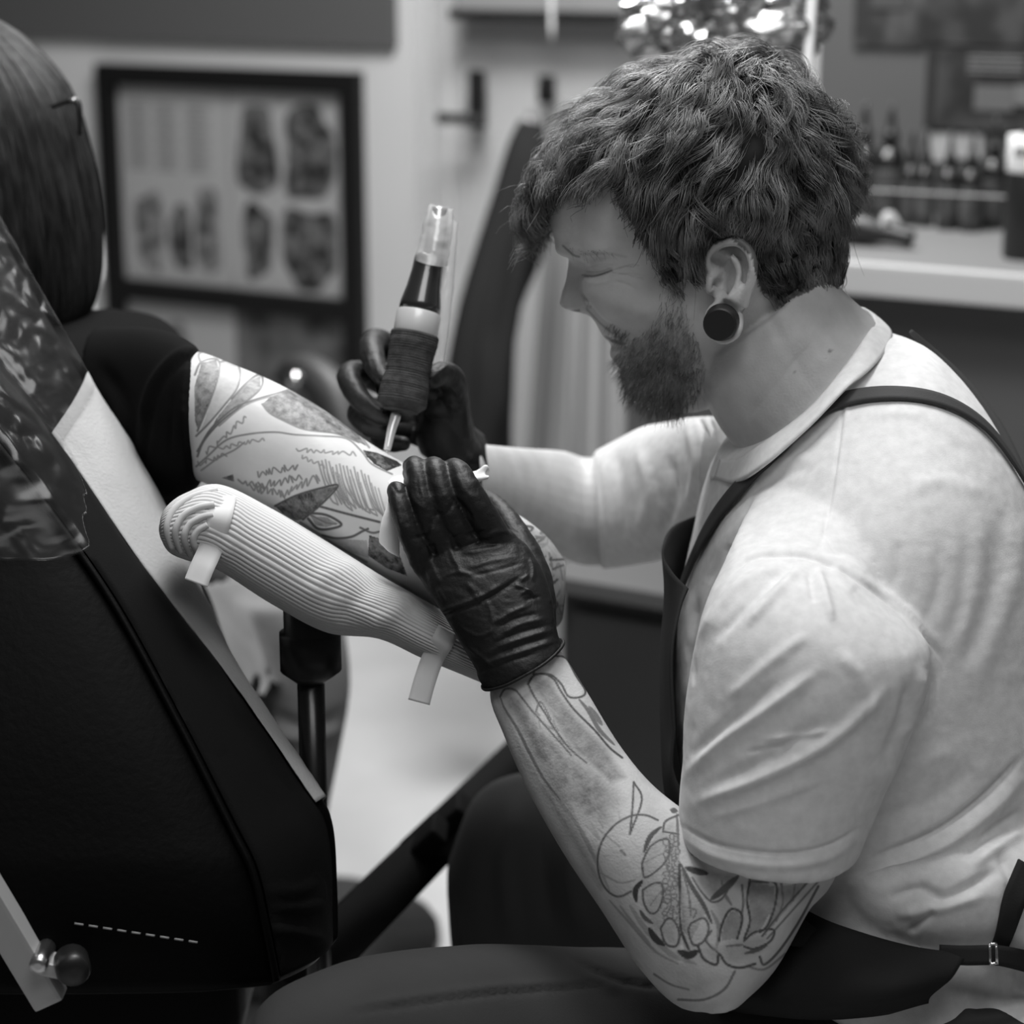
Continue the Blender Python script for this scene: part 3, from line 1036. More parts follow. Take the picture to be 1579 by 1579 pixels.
def head_grid(nz=120, nt=150):
    tz = [-103, -100, -96, -88, -76, -63, -52, -45, -40, -34, -20, -8, 3, 17, 28, 34, 38, 46, 59, 73, 87, 97, 108, 118, 124, 127]
    xf = [50, 62, 74, 86, 95, 95, 92, 94, 93, 92, 98, 101, 99, 99, 101, 103, 106, 109, 109, 107, 103, 96, 83, 60, 36, 5]
    zb = [-103, -96, -80, -60, -40, -20, 0, 20, 60, 95, 115, 124, 127]
    xb = [30, 10, -20, -52, -75, -84, -90, -95, -97, -88, -65, -42, -20]
    zw = [-103, -98, -90, -80, -60, -40, -20, 0, 20, 45, 75, 95, 110, 120, 125, 127]
    w = [8, 24, 38, 48, 60, 66, 71, 73, 74, 76, 76, 70, 57, 38, 20, 4]
    zc = [-103, -80, -40, 0, 40, 127]
    xc = [42, 36, 18, 2, -4, -8]
    zz = np.linspace(-103, 127, nz)
    k = np.array([1, 2, 3, 2, 1]) / 9.0
    sm = lambda a: np.convolve(np.r_[[a[0]] * 2, a, [a[-1]] * 2], k, 'valid')
    XF, XB, W, XC = (sm(np.interp(zz, *t)) for t in ((tz, xf), (zb, xb), (zw, w), (zc, xc)))
    th = np.linspace(0, 2 * np.pi, nt, endpoint=False)
    c, s = np.cos(th), np.sin(th)
    p = 2.0 / 2.25
    cc = np.sign(c) * np.abs(c) ** p
    ss = np.sign(s) * np.abs(s) ** p
    X = np.where(cc > 0, XC[:, None] + (XF - XC)[:, None] * cc, XC[:, None] + (XC - XB)[:, None] * cc)
    Y = W[:, None] * ss
    Z = np.repeat(zz[:, None], nt, 1)
    front = np.clip((X - 55) / 20, 0, 1)
    N = np.interp(Z, [-10, -5, -1, 3, 9, 17, 28, 35], [0, 13, 21, 23, 20, 14, 6, 0])
    wn = np.interp(Z, [-5, 3, 10, 20, 34], [15, 13, 10, 8, 8])
    X = X + front * N * np.exp(-(Y / wn) ** 2)
    g = lambda y0, z0, sy, sz: np.exp(-((np.abs(Y) - y0) / sy) ** 2 - ((Z - z0) / sz) ** 2) * front
    X = X - 13 * g(30, 27, 14, 9) + 8 * g(31, 24, 10, 8) + 5 * g(36, 3, 15, 13) + 4 * g(26, 43, 16, 6)
    Y = Y + np.sign(Y) * (7 * g(14, -1, 6, 6) + 3 * g(40, 3, 16, 14))
    X = X + 4 * np.exp(-(Y / 18) ** 2 - ((Z + 45) / 6) ** 2) * front + 3 * np.exp(-(Y / 20) ** 2 - ((Z + 27) / 8) ** 2) * front
    return to_world(np.stack([X, Y, Z], -1).reshape(-1, 3)).reshape(nz, nt, 3)


HG = head_grid()
person = thing('person', P(1250, 1500, 1.6) * np.array([1, 1, 0]), 'curly-haired bearded man in pale t-shirt and dark apron, tattooing with black gloves', 'person')

# ---------------------------------------------------------------- body: one skin surface
b = MB()
b.grid(HG, close_u=True, cap=True)
# neck into the chest
b.loft([(1068, 560, 1262, 395, 1.665, .062), (1085, 610, 1282, 430, 1.665, .066), (1112, 660, 1305, 455, 1.67, .068),
        (1140, 705, 1350, 500, 1.675, .075), (1135, 770, 1420, 600, 1.68, .11)], 20, 40)
# torso core under the shirt
b.loft([(1150, 740, 1420, 620, 1.68, .1), (1110, 850, 1500, 760, 1.68, .13), (1100, 1000, 1560, 980, 1.68, .13), (1110, 1200, 1590, 1200, 1.68, .13),
        (1160, 1400, 1570, 1400, 1.68, .13)], 12, 28)
# near arm: upper arm, forearm, wrist
b.loft([(1150, 880, 1400, 900, 1.56, .06), (1100, 1050, 1345, 1080, 1.51, .055), (1072, 1270, 1296, 1325, 1.515, .05), (1058, 1380, 1250, 1388, 1.517, .047),
        (1052, 1470, 1200, 1475, 1.518, .043), (1065, 1545, 1150, 1525, 1.518, .028)], 26, 36)
b.loft([(775, 1010, 838, 975, 1.562, .02), (755, 1070, 868, 1008, 1.56, .022), (776, 1132, 905, 1066, 1.55, .026), (812, 1215, 955, 1148, 1.54, .032), (868, 1315, 1008, 1212, 1.53, .038),
        (928, 1405, 1078, 1268, 1.526, .043), (985, 1492, 1150, 1335, 1.519, .043), (1045, 1550, 1190, 1400, 1.517, .041), (1110, 1553, 1195, 1450, 1.517, .03)], 34, 36)
# far arm
b.loft([(1110, 660, 1110, 830, 1.80, .06), (1000, 672, 1010, 850, 1.93, .055), (915, 705, 925, 872, 2.0, .05), (868, 695, 872, 862, 1.98, .048), (800, 690, 806, 812, 1.90, .04), (738, 684, 748, 772, 1.82, .03)], 20, 30)
# ear: rim, bowl, stretched lobe
def ear_part(pts, d, r, n=24):
    b.tube([P(x, y, dd) for (x, y), dd in zip(pts, d)], r, n, 10)
b.sphere(P(1125, 420, 1.594), 1.0, scale=(.0180, .008, .0255), rot=np.stack([RT, FW, UP], 1), nu=20, nv=13)
ear_part([(1106, 432), (1096, 415), (1092, 398), (1102, 381), (1120, 373), (1140, 374), (1154, 386), (1161, 406), (1159, 430), (1152, 452), (1146, 474)],
         [1.597, 1.592, 1.588, 1.584, 1.58, 1.576, 1.573, 1.572, 1.575, 1.58, 1.586], .0040, 40)
ear_part([(1126, 394), (1137, 408), (1140, 425), (1134, 446), (1124, 458)], [1.583] * 5, .0031)
ear_part([(1098, 428), (1096, 440), (1100, 452)], [1.59] * 3, .005)
th = np.linspace(0, 2 * np.pi, 22, endpoint=False)
b.tube([P(1116 + 26.5 * math.cos(t) , 496 + 30 * math.sin(t), 1.588 - .004 * math.sin(t)) for t in th], .0030, seg=8, closed=True)
b.tube([P(1130, 455, 1.586), P(1125, 466, 1.586)], .007, 4)
BV, BF = remesh(*b.data(), .0019, 4, .5)


def refine(V, F, want):
    """split the wanted quads in four, so that fine ink lines can lie on them"""
    Fa = np.array(F)
    sel = np.array(want)
    S = Fa[sel]
    e = np.sort(np.stack([S, np.roll(S, -1, 1)], -1), -1).reshape(-1, 2)
    ue, inv = np.unique(e, axis=0, return_inverse=True)
    inv = inv.reshape(-1, 4) + len(V)
    mid = V[ue].mean(1)
    cen = V[S].mean(1)
    ci = len(V) + len(ue) + np.arange(len(S))
    nf = np.concatenate([np.stack([S[:, k], inv[:, k], ci, inv[:, k - 1]], 1) for k in range(4)])
    return np.concatenate([V, mid, cen]), np.concatenate([Fa[~sel], nf]).tolist()


def arm_region(V, F, box, dmax, twice=False):
    c = V[np.array(F)].mean(1)
    q = proj(c)
    N = normals(V, F)[np.array(F)[:, 0]]
    return (q[:, 0] > box[0]) & (q[:, 1] > box[1]) & (q[:, 0] < box[2]) & (q[:, 1] < box[3]) & (q[:, 2] < dmax) & (-(N * unit(c - CAM)).sum(1) > -.1)


BF = [f for f in BF if len(f) == 4]
BV, BF = refine(BV, BF, arm_region(BV, BF, (740, 990, 1300, 1570), 1.6))
BV, BF = refine(BV, BF, arm_region(BV, BF, (850, 360, 1000, 560), 1.75))
face = [
    ([(898, 424), (914, 426), (930, 422), (946, 416)], 2.6, -1.6), ([(903, 411), (925, 411), (945, 407)], 5, 1.8), ([(900, 430), (922, 434), (945, 428)], 5, 1.8),
    ([(893, 402), (915, 398), (945, 400)], 5, -1.0), ([(868, 378), (900, 384), (940, 388)], 9, 1.6),
    ([(950, 418), (970, 411), (990, 408)], 2.5, -.9), ([(952, 424), (975, 424), (998, 428)], 2.5, -.9), ([(948, 432), (968, 438), (985, 446)], 2.5, -.8),
    ([(925, 448), (955, 462), (990, 472)], 24, 7.0), ([(955, 512), (1000, 522)], 20, -3.0), ([(908, 466), (920, 490), (943, 512), (951, 530)], 6, -3.4), ([(898, 452), (909, 463), (905, 477)], 3.5, -2.6),
    ([(895, 462), (898, 472)], 7, 1.6), ([(878, 479), (890, 481)], 3, -1.2), ([(938, 524), (955, 528)], 4, -2.0), ([(945, 538), (965, 541)], 6, 1.6),
    ([(1110, 404), (1117, 424), (1110, 446)], 9, -13.0), ([(1076, 634), (1086, 680), (1086, 740)], 3, 0), ([(1118, 390), (1142, 396), (1149, 420), (1143, 445)], 4, -2.0),
    ([(1180, 480), (1230, 560), (1250, 600)], 10, -1.0), ([(1150, 560), (1180, 620), (1175, 660)], 18, 1.2), ([(1250, 530), (1190, 600), (1150, 650)], 3.5, -.6),
    ([(1046, 1350), (1050, 1420), (1052, 1480)], 5, -2.5), ([(815, 1100), (870, 1220), (930, 1330)], 14, 1.5),
]
BV = creases(BV, BF, face)


def ZL(zs, x0, y0, s):
    return [(x0 + x / s, y0 + y / s) for x, y in zs]


def paint(V, F, lines, fills, base=None, seed=1):
    N = normals(V, F)
    q = proj(V)[:, :2]
    fc = facing(V, N) > 0.02
    ink = np.zeros(len(V)) if base is None else base
    nz = noise3(V, 900, seed, 2)
    n2 = noise3(V, 220, seed + 3, 2)
    for fl in fills:
        poly, val = fl[:2]
        p = np.array(poly)
        k = np.where((q[:, 0] > p[:, 0].min()) & (q[:, 0] < p[:, 0].max()) & (q[:, 1] > p[:, 1].min()) & (q[:, 1] < p[:, 1].max()) & fc)[0]
        k = k[inside(q[k], p)]
        if len(fl) > 2 and len(k):
            e, _ = pdist(q[k], np.vstack([p, p[:1]]))
            val = val * np.clip(e / fl[2], 0, 1)
        ink[k] = np.maximum(ink[k], np.clip(val * (1 + .35 * n2[k] + .2 * nz[k]), 0, 1))
    for poly, w, val in lines:
        p = curve2(poly)
        lo, hi = p.min(0) - w - 3, p.max(0) + w + 3
        k = np.where((q[:, 0] > lo[0]) & (q[:, 0] < hi[0]) & (q[:, 1] > lo[1]) & (q[:, 1] < hi[1]) & fc)[0]
        if len(k):
            d, t_ = pdist(q[k], p)
            we = w * (.3 + .7 * np.sin(np.pi * t_) ** .6) if w > 2.2 else w
            ink[k] = np.maximum(ink[k], val * np.clip((we + .8 - d) / 1.4, 0, 1))
    return ink


zl = lambda *z: ZL(z, 720, 980, 2.547)
AL = [(zl((262, 150), (270, 110), (300, 85), (340, 75)), 1.2, .7), (zl((350, 80), (390, 90), (430, 160), (465, 215), (450, 240), (400, 240), (370, 190), (330, 155), (290, 150), (260, 152)), 1.3, .75),
      (zl((240, 190), (262, 158), (300, 150), (340, 170), (370, 220), (420, 290), (500, 370), (560, 440), (610, 480)), 1.4, .75),
      (zl((240, 190), (265, 240), (310, 310), (340, 360), (400, 440), (470, 500)), 1.2, .7),
      (zl((130, 240), (150, 210), (190, 215), (220, 250), (260, 300), (330, 380), (410, 470)), 1.2, .65), (zl((130, 240), (150, 290), (200, 370), (240, 450), (300, 560), (370, 650)), 2.2, .6),
      (zl((270, 300), (290, 260), (330, 330)), 1.0, .6), (zl((440, 250), (480, 300), (520, 370), (580, 430)), 3.0, .6), (zl((480, 280), (530, 350)), 4.0, .55),
      (zl((655, 575), (687, 645), (640, 780)), 1.2, .75), (zl((655, 575), (650, 680), (640, 780)), 1.2, .75),
      (zl((750, 725), (700, 705), (640, 710), (580, 745), (535, 800), (515, 860), (515, 920), (530, 970), (560, 1010), (600, 1025), (645, 1005)), 1.3, .7),
      (zl((690, 920), (690, 890), (720, 830), (770, 800), (795, 810), (790, 870), (750, 920), (700, 950), (690, 920)), 1.4, .7),
      (zl((695, 850), (720, 790), (762, 752)), 3.5, .75), (zl((665, 1045), (662, 1000), (690, 962)), 4, .8), (zl((770, 770), (780, 730), (830, 705)), 1.4, .7), (zl((775, 770), (830, 780)), 1.3, .7),
      (zl((690, 1000), (730, 975), (765, 975), (770, 1020), (750, 1080), (720, 1090), (695, 1050), (690, 1000)), 1.4, .7), (zl((700, 890), (780, 850)), .8, .45), (zl((720, 1060), (765, 1000)), .8, .45),
      (zl((760, 1150), (790, 1110), (820, 1130), (835, 1180), (820, 1220), (780, 1210), (760, 1150)), 1.4, .7), (zl((880, 1130), (930, 1110), (950, 1150), (930, 1200), (890, 1215), (870, 1160), (880, 1130)), 1.4, .7),
      (zl((830, 1240), (870, 1255), (905, 1240)), 6, .85), (zl((715, 1150), (740, 1190), (775, 1218)), 5, .8), (zl((680, 1080), (700, 1110), (730, 1130)), 3, .7), (zl((835, 900), (835, 1020), (840, 1150), (870, 1230)), 1.8, .75),
      (zl((842, 900), (880, 980), (930, 1060), (962, 1130)), 3.4, .72), (zl((845, 920), (870, 1010), (880, 1100)), 1.4, .6), (zl((870, 1070), (900, 1080), (890, 1110)), 1.2, .6),
      (zl((860, 912), (900, 925), (945, 935)), 5, .9), (zl((960, 1035), (1005, 1000), (1065, 945)), 5.5, .7), (zl((885, 950), (920, 1005), (960, 1045), (1000, 1035), (1030, 990)), 1.3, .65),
      (zl((990, 1200), (1000, 1140), (1030, 1080), (1062, 1078), (1082, 1110), (1062, 1190)), 1.6, .75), (zl((1112, 955), (1100, 1040), (1112, 1120), (1090, 1190)), 1.6, .75),
      (zl((1180, 955), (1215, 980), (1210, 1060), (1180, 1140), (1150, 1165)), 1.6, .75), (zl((1180, 970), (1120, 965)), 1.6, .7), (zl((1160, 1180), (1230, 1090), (1350, 955)), 1.5, .7), (zl((1180, 1190), (1260, 1100), (1380, 965)), 1.2, .6),
      (zl((1088, 1200), (1130, 1165), (1203, 1155), (1192, 1200), (1130, 1230), (1090, 1222)), 1.5, .75), (zl((1020, 1220), (1080, 1215)), 1.5, .6), (zl((1090, 1250), (1140, 1235), (1180, 1215)), 3, .7),
      (zl((908, 1220), (930, 1270), (980, 1292), (990, 1250), (1020, 1290), (1070, 1305), (1132, 1290)), 1.7, .75), (zl((1150, 1262), (1168, 1292), (1225, 1240), (1300, 1130), (1380, 985)), 1.6, .72), (zl((960, 1160), (940, 1200), (990, 1250)), 1.4, .65),
      (zl((1052, 1320), (1010, 1390), (930, 1430), (830, 1430)), 1.6, .6), (zl((735, 1330), (800, 1370), (872, 1390)), 1.3, .55), (zl((560, 1040), (640, 1130), (740, 1240), (830, 1290)), 2.0, .4), (zl((600, 1060), (660, 1140), (720, 1210)), 2, .35),
      (zl((420, 640), (470, 730), (520, 800)), 5, .3), (zl((640, 1060), (700, 1150), (800, 1250), (900, 1290)), 4, .3), (zl((960, 1080), (990, 1150), (980, 1230)), 3, .4), (zl((1000, 960), (1010, 1010), (1040, 1060)), 2.5, .5), (zl((1080, 980), (1085, 1050), (1075, 1110)), 1.4, .6), (zl((1235, 975), (1240, 1050), (1215, 1120)), 1.4, .6), (zl((1290, 970), (1280, 1040)), 1.4, .6), (zl((1100, 1300), (1170, 1310), (1250, 1250)), 1.4, .5), (zl((300, 580), (370, 660), (450, 770), (560, 1000)), 3, .3), (zl((520, 930), (600, 970), (660, 960)), .9, .4), (zl((440, 700), (540, 780), (600, 830)), .9, .35), (zl((605, 845), (622, 862)), 1.6, .5),
      (zl((800, 685), (825, 690)), 4, .7), (zl((825, 700), (830, 840)), 2, .6)]
r0 = random.Random(4)
for k in range(34):                                   # little cells at the flower's heart
    t = k / 34
    cx, cy = 805 + 22 * math.sin(k * 2.4) - (10 if t > .5 else 0), 790 + 330 * t
    a, w_, h_ = r0.uniform(0, 6), r0.uniform(8, 15), r0.uniform(8, 18)
    AL.append((zl(*[(cx + w_ * math.cos(a + i), cy + h_ * math.sin(a + i)) for i in np.linspace(0, 5.6, 7)]), .9, .6))
for k in range(60):                                   # shading of the upper forearm
    t = r0.random()
    cx, cy = 200 + 330 * t + r0.uniform(-70, 80), 250 + 430 * t + r0.uniform(-60, 60)
    AL.append((zl((cx, cy), (cx + r0.uniform(5, 25), cy + r0.uniform(10, 35))), 1.2, r0.uniform(.2, .42)))
AF = [(zl((240, 190), (262, 160), (300, 152), (340, 172), (420, 290), (560, 440), (640, 560), (560, 600), (400, 450), (310, 310)), .52, 12),
      (zl((130, 240), (150, 212), (190, 217), (260, 300), (430, 490), (420, 640), (260, 490), (160, 300)), .55, 14), (zl((250, 500), (400, 420), (560, 520), (640, 640), (580, 760), (460, 780), (340, 690)), .56, 34),
      (zl((90, 200), (130, 240), (230, 450), (420, 740), (560, 1000), (520, 1010), (330, 700), (200, 470)), .42, 10),
      (zl((1112, 965), (1205, 985), (1205, 1060), (1150, 1165), (1095, 1190), (1108, 1110)), .42), (zl((1215, 990), (1350, 960), (1170, 1180)), .4), (zl((1000, 1200), (1005, 1140), (1035, 1085), (1062, 1085), (1078, 1110), (1058, 1190)), .35),
      (zl((850, 905), (1080, 930), (1040, 1000), (950, 1040), (880, 960)), .3, 8), (zl((900, 1220), (1180, 1160), (1200, 1230), (1060, 1300), (960, 1290)), .24, 12),
      (zl((660, 960), (720, 780), (830, 690), (835, 1230), (720, 1160)), .22, 10), (zl((800, 790), (835, 790), (835, 1150), (800, 1100), (780, 1010)), .3), (zl((840, 930), (940, 1080), (880, 1200), (845, 1150)), .3), (zl((650, 1160), (900, 1300), (1060, 1330), (930, 1440), (830, 1420)), .15, 20)]
ink = np.zeros(len(BV))
q = proj(BV)
lx = to_local(BV)
head_ = lx[:, 2] > -110
# skin under hair and beard is darker by its own stubble; lashes, brows, lips, painted fold shade
qm = proj(to_world(np.c_[lx[:, 0], np.abs(lx[:, 1]), lx[:, 2]]))[:, :2]
HAIR_EDGE = [(700, 0), (1500, 0), (1500, 300), (1290, 420), (1245, 452), (1200, 468), (1172, 448), (1158, 395), (1125, 366), (1092, 382), (1080, 412), (1058, 432), (1040, 445), (1022, 440),
             (1015, 415), (990, 365), (960, 325), (948, 290), (945, 262), (925, 268), (880, 262), (700, 262)]
BEARD = [(1020, 438), (1058, 430), (1065, 480), (1078, 530), (1090, 570), (1078, 612), (1050, 640), (985, 640), (955, 605), (945, 560), (950, 545), (962, 538), (955, 522), (930, 500), (945, 498), (985, 520), (1012, 490)]
near_head = head_ & (q[:, 2] < 1.85) & (q[:, 0] < 1330)
ink[near_head & inside(qm, HAIR_EDGE)] = .8
bz = near_head & inside(qm, BEARD) & (lx[:, 0] > 5)
ink[bz] = np.clip((q[bz, 1] - 470) / 120, 0, 1) * (.13 + .1 * noise3(BV[bz], 500, 3))
FL = [([(898, 424), (914, 426), (930, 422), (944, 417)], 1.2, .6), ([(905, 419), (925, 419), (940, 414)], .8, .25), ([(944, 417), (965, 410), (985, 409)], .7, .2), ([(944, 420), (970, 424), (992, 430)], .7, .2), ([(880, 480), (893, 479)], 1.6, .8), ([(868, 379), (884, 393), (893, 396)], 1.6, .6), ([(905, 392), (940, 391), (965, 396)], 2, .15),  # face marks; nostril, mouth gap and skin folds carry painted shade
      ([(940, 524), (954, 528)], 2.6, .75), ([(940, 536), (958, 540)], 4, .25), ([(906, 478), (925, 498), (944, 514)], 1.5, .45), ([(897, 456), (907, 466), (904, 477)], 1.0, .3),
      ([(1281, 540), (1279, 542)], 2.2, .5), ([(1227, 572), (1225, 574)], 1.6, .4), ([(910, 412), (930, 409), (945, 408)], 3, .12), ([(935, 520), (948, 527), (962, 530)], 2.2, .7)]
AL = [(a, w_ + .3, min(v_ * 1.15, .92)) for a, w_, v_ in AL]
ink = paint(BV, BF, AL + FL, AF, ink)  # ink also carries the painted shade of nostril, mouth gap and folds
M_SKIN = ink_mat('artist_skin', .54, .012, .48, bump=(520, .4, .0009), noise=(45, .10))
body = obj('body', BV, BF, M_SKIN, person, fix=False)
attr(body, 'ink', ink)
plug = MB()
pn = unit(np.array([-.22, -1, -.05]))
plug.lathe(P(1112, 497, 1.582), [(.001, .0085), (.0112, .0085), (.0124, .0078), (.0127, .0066), (.0127, -.004), (.0130, -.006)], 28, pn)
M_BLACK = mat('black_plastic', .016, .45)
sharp(plug.build('ear_plug', M_BLACK, person), 30)

# ---------------------------------------------------------------- t-shirt
s = MB()
s.loft([(1112, 712, 1338, 500, 1.672, .074), (1098, 762, 1432, 538, 1.675, .13), (1080, 830, 1525, 655, 1.68, .176), (1056, 930, 1596, 800, 1.685, .185), (1043, 1050, 1648, 1000, 1.685, .175),
        (1046, 1180, 1660, 1180, 1.685, .165), (1085, 1300, 1640, 1350, 1.685, .16), (1150, 1420, 1600, 1460, 1.685, .16), (1200, 1470, 1600, 1500, 1.685, .15)], 40, 60)
s.loft([(1190, 740, 1370, 750, 1.602, .06), (1150, 800, 1352, 820, 1.565, .070), (1120, 862, 1352, 890, 1.518, .072), (1088, 940, 1432, 992, 1.50, .076), (1063, 1050, 1405, 1120, 1.503, .073), (1050, 1180, 1358, 1232, 1.509, .068), (1046, 1296, 1322, 1316, 1.516, .064)], 30, 44)
s.loft([(1130, 650, 1130, 850, 1.78, .07), (1090, 640, 1085, 840, 1.84, .07), (1000, 654, 1010, 866, 1.93, .068), (914, 698, 926, 878, 2.0, .062)], 16, 32)
# loose cloth over the belt
s.loft([(1275, 1345, 1400, 1300, 1.56, .04), (1290, 1400, 1540, 1260, 1.56, .05), (1330, 1435, 1640, 1290, 1.57, .06), (1450, 1470, 1700, 1380, 1.60, .06)], 14, 28)
s.loft([(1450, 1470, 1660, 1480, 1.62, .10), (1465, 1530, 1670, 1540, 1.62, .11), (1480, 1620, 1680, 1630, 1.62, .11)], 8, 24)
SV, SF = remesh(*s.data(), .003, 14, .5)
SF = [f for f in SF if len(f) == 4]
SV, SF = refine(SV, SF, arm_region(SV, SF, (1000, 430, 1600, 1579), 1.9))
SV = SV + normals(SV, SF) * (noise3(SV, 18, 5, 2) * .002 + noise3(SV * np.array([1, 1, 1.6]), 60, 8, 2) * .0004)[:, None]
folds = [
    ([(1105, 902), (1158, 862), (1203, 857), (1247, 860), (1308, 886), (1357, 919), (1409, 963), (1450, 1012), (1456, 1040)], 3.0, -2.4),
    ([(1105, 893), (1158, 853), (1203, 848), (1247, 850), (1308, 876), (1357, 909), (1412, 953), (1458, 1005)], 7, 1.6),
    ([(1302, 595), (1296, 660), (1282, 760), (1268, 830), (1252, 858)], 2.5, -1.1), ([(1309, 595), (1303, 660), (1290, 760), (1276, 830)], 3.5, .8),
    ([(1507, 790), (1505, 886), (1474, 1008)], 15, 1.7), ([(1567, 790), (1563, 886), (1507, 1052)], 17, 2.2), ([(1540, 800), (1527, 927), (1482, 1035)], 14, -1.4),
    ([(1470, 830), (1468, 910), (1440, 985)], 14, .9), ([(1488, 840), (1485, 920), (1458, 1000)], 12, -.8), ([(1425, 840), (1428, 900), (1405, 950)], 14, .6), ([(1446, 830), (1448, 900), (1425, 965)], 9, -.7),
    ([(1385, 830), (1385, 880), (1365, 915)], 9, -.8), ([(1270, 815), (1285, 845), (1308, 856)], 5, -1.4), ([(1285, 870), (1300, 895), (1320, 912)], 8, 1.5), ([(1300, 862), (1330, 880)], 7, 1),
    ([(1059, 1195), (1110, 1145), (1176, 1099), (1257, 1037)], 10, 3.6), ([(1065, 1170), (1130, 1110), (1200, 1050)], 9, -2.6), ([(1073, 1238), (1176, 1198), (1279, 1143), (1367, 1062)], 10, 3.8), ([(1090, 1215), (1180, 1170), (1270, 1110)], 10, -2.4),
    ([(1077, 985), (1134, 908), (1205, 872)], 9, 3.2), ([(1100, 990), (1154, 930), (1220, 872)], 8, -2.6), ([(1150, 965), (1195, 915), (1238, 872)], 8, 2.8), ([(1259, 872), (1272, 915), (1284, 959)], 7, 2.6), ([(1248, 880), (1256, 930)], 6, -2.2),
    ([(1100, 1260), (1180, 1235), (1270, 1200)], 8, 1.6), ([(1120, 1080), (1190, 1020), (1250, 975)], 10, 2), ([(1290, 1000), (1330, 1050), (1350, 1110)], 12, 2), ([(1180, 1140), (1230, 1135), (1280, 1125)], 5, 1.4), ([(1150, 1160), (1210, 1150)], 4, -1.2),
    ([(1403, 1050), (1392, 1110), (1365, 1170)], 9, -4), ([(1425, 1030), (1415, 1090), (1392, 1140)], 8, 3.5), ([(1440, 1040), (1436, 1090), (1420, 1125)], 5, -3.5),
    ([(1048, 1272), (1110, 1303), (1202, 1316), (1275, 1304), (1328, 1275)], 3.2, -1.6), ([(1047, 1288), (1110, 1322), (1202, 1335), (1275, 1322), (1325, 1290)], 8, 2.2),
    ([(1579, 1165), (1513, 1232), (1440, 1284), (1340, 1325)], 6, -4), ([(1579, 1195), (1520, 1255), (1440, 1312), (1330, 1350)], 12, 5), ([(1480, 1325), (1530, 1280), (1579, 1250)], 8, -4), ([(1500, 1335), (1550, 1300), (1579, 1285)], 8, 4),
    ([(1370, 1385), (1420, 1370), (1460, 1385), (1540, 1340)], 9, -5), ([(1380, 1410), (1440, 1400), (1520, 1380)], 10, 4), ([(1540, 1310), (1560, 1360), (1550, 1420)], 10, -4), ([(1290, 1360), (1340, 1350), (1400, 1335)], 10, 3), ([(1400, 1440), (1430, 1415), (1440, 1400)], 6, -3),
    ([(1150, 740), (1200, 715), (1250, 700)], 9, 1.6), ([(1120, 790), (1180, 745), (1260, 715)], 8, -1.4), ([(1100, 860), (1150, 800), (1230, 760)], 9, 1.5), ([(1090, 900), (1130, 840)], 7, -1.5), ([(1075, 920), (1065, 1000), (1068, 1060)], 7, -2.5),
    ([(1066, 960), (1052, 1060), (1050, 1150)], 6, 2), ([(1030, 700), (1040, 760), (1020, 830)], 9, -3), ([(1060, 650), (1072, 720), (1060, 790)], 7, 3), ([(1082, 645), (1092, 700), (1090, 770)], 5, -3), ([(1074, 630), (1084, 680), (1082, 740)], 3.5, -5), ([(1092, 636), (1101, 690), (1098, 740)], 3.5, -5), ([(985, 690), (1000, 760), (985, 830)], 10, 3), ([(950, 690), (960, 780), (955, 850)], 9, -2),
    ([(918, 700), (928, 790), (930, 872)], 4, -1.5), ([(1330, 640), (1420, 640), (1500, 690)], 9, 1.2), ([(1400, 760), (1450, 740), (1520, 760)], 12, 1.2),
    ([(1389, 517), (1349, 562), (1300, 600), (1243, 655), (1178, 718), (1134, 748)], 2.2, -1.0), ([(1340, 1200), (1400, 1190), (1470, 1150)], 16, 2), ([(1340, 1260), (1420, 1240), (1500, 1180)], 14, -2)]
SV = creases(SV, SF, folds)
M_TEE = mat('cotton_shirt', .74, .92, noise=(130, .07), bump=(900, .25, .0006), spec=.15, sheen=.1)
shirt = obj('t_shirt', SV, SF, M_TEE, person, fix=False)
SB = bvh_of(SV, SF)


def ribbon(path, width, thick, bvh=None, lift=.002, n=60, d=None, face_dir=None):
    """strap lying on a surface: path rows (px, py[, d]); width in metres"""
    q = crom(np.array(path, float), n)
    c, nn = [], []
    for r in q:
        h = (None, None)
        if bvh is not None:
            h = hit(bvh, r[0], r[1])
        if h[0] is None:
            c.append(P(r[0], r[1], r[2]))
            nn.append(-unit(P(r[0], r[1], 1) - CAM))
        else:
            m = h[1] if h[1] @ (h[0] - CAM) < 0 else -h[1]
            c.append(h[0] + m * lift)
            nn.append(m)
    c, nn = np.array(c), unit(np.array(nn))
    k = np.ones(9) / 9
    pad = lambda a: np.stack([np.convolve(np.r_[[a[0, i]] * 4, a[:, i], [a[-1, i]] * 4], k, 'valid') for i in range(3)], 1)
    c, nn = pad(c), unit(pad(nn))
    t = unit(np.gradient(c, axis=0))
    s_ = unit(np.cross(t, nn))
    u = np.linspace(-.5, .5, 5)
    w = np.broadcast_to(np.asarray(width, float), (n,)) if np.ndim(width) == 0 else np.interp(np.linspace(0, 1, n), np.linspace(0, 1, len(width)), width)
    return MB().sheet(c[:, None] + u[None, :, None] * (s_ * w[:, None])[:, None], thick)


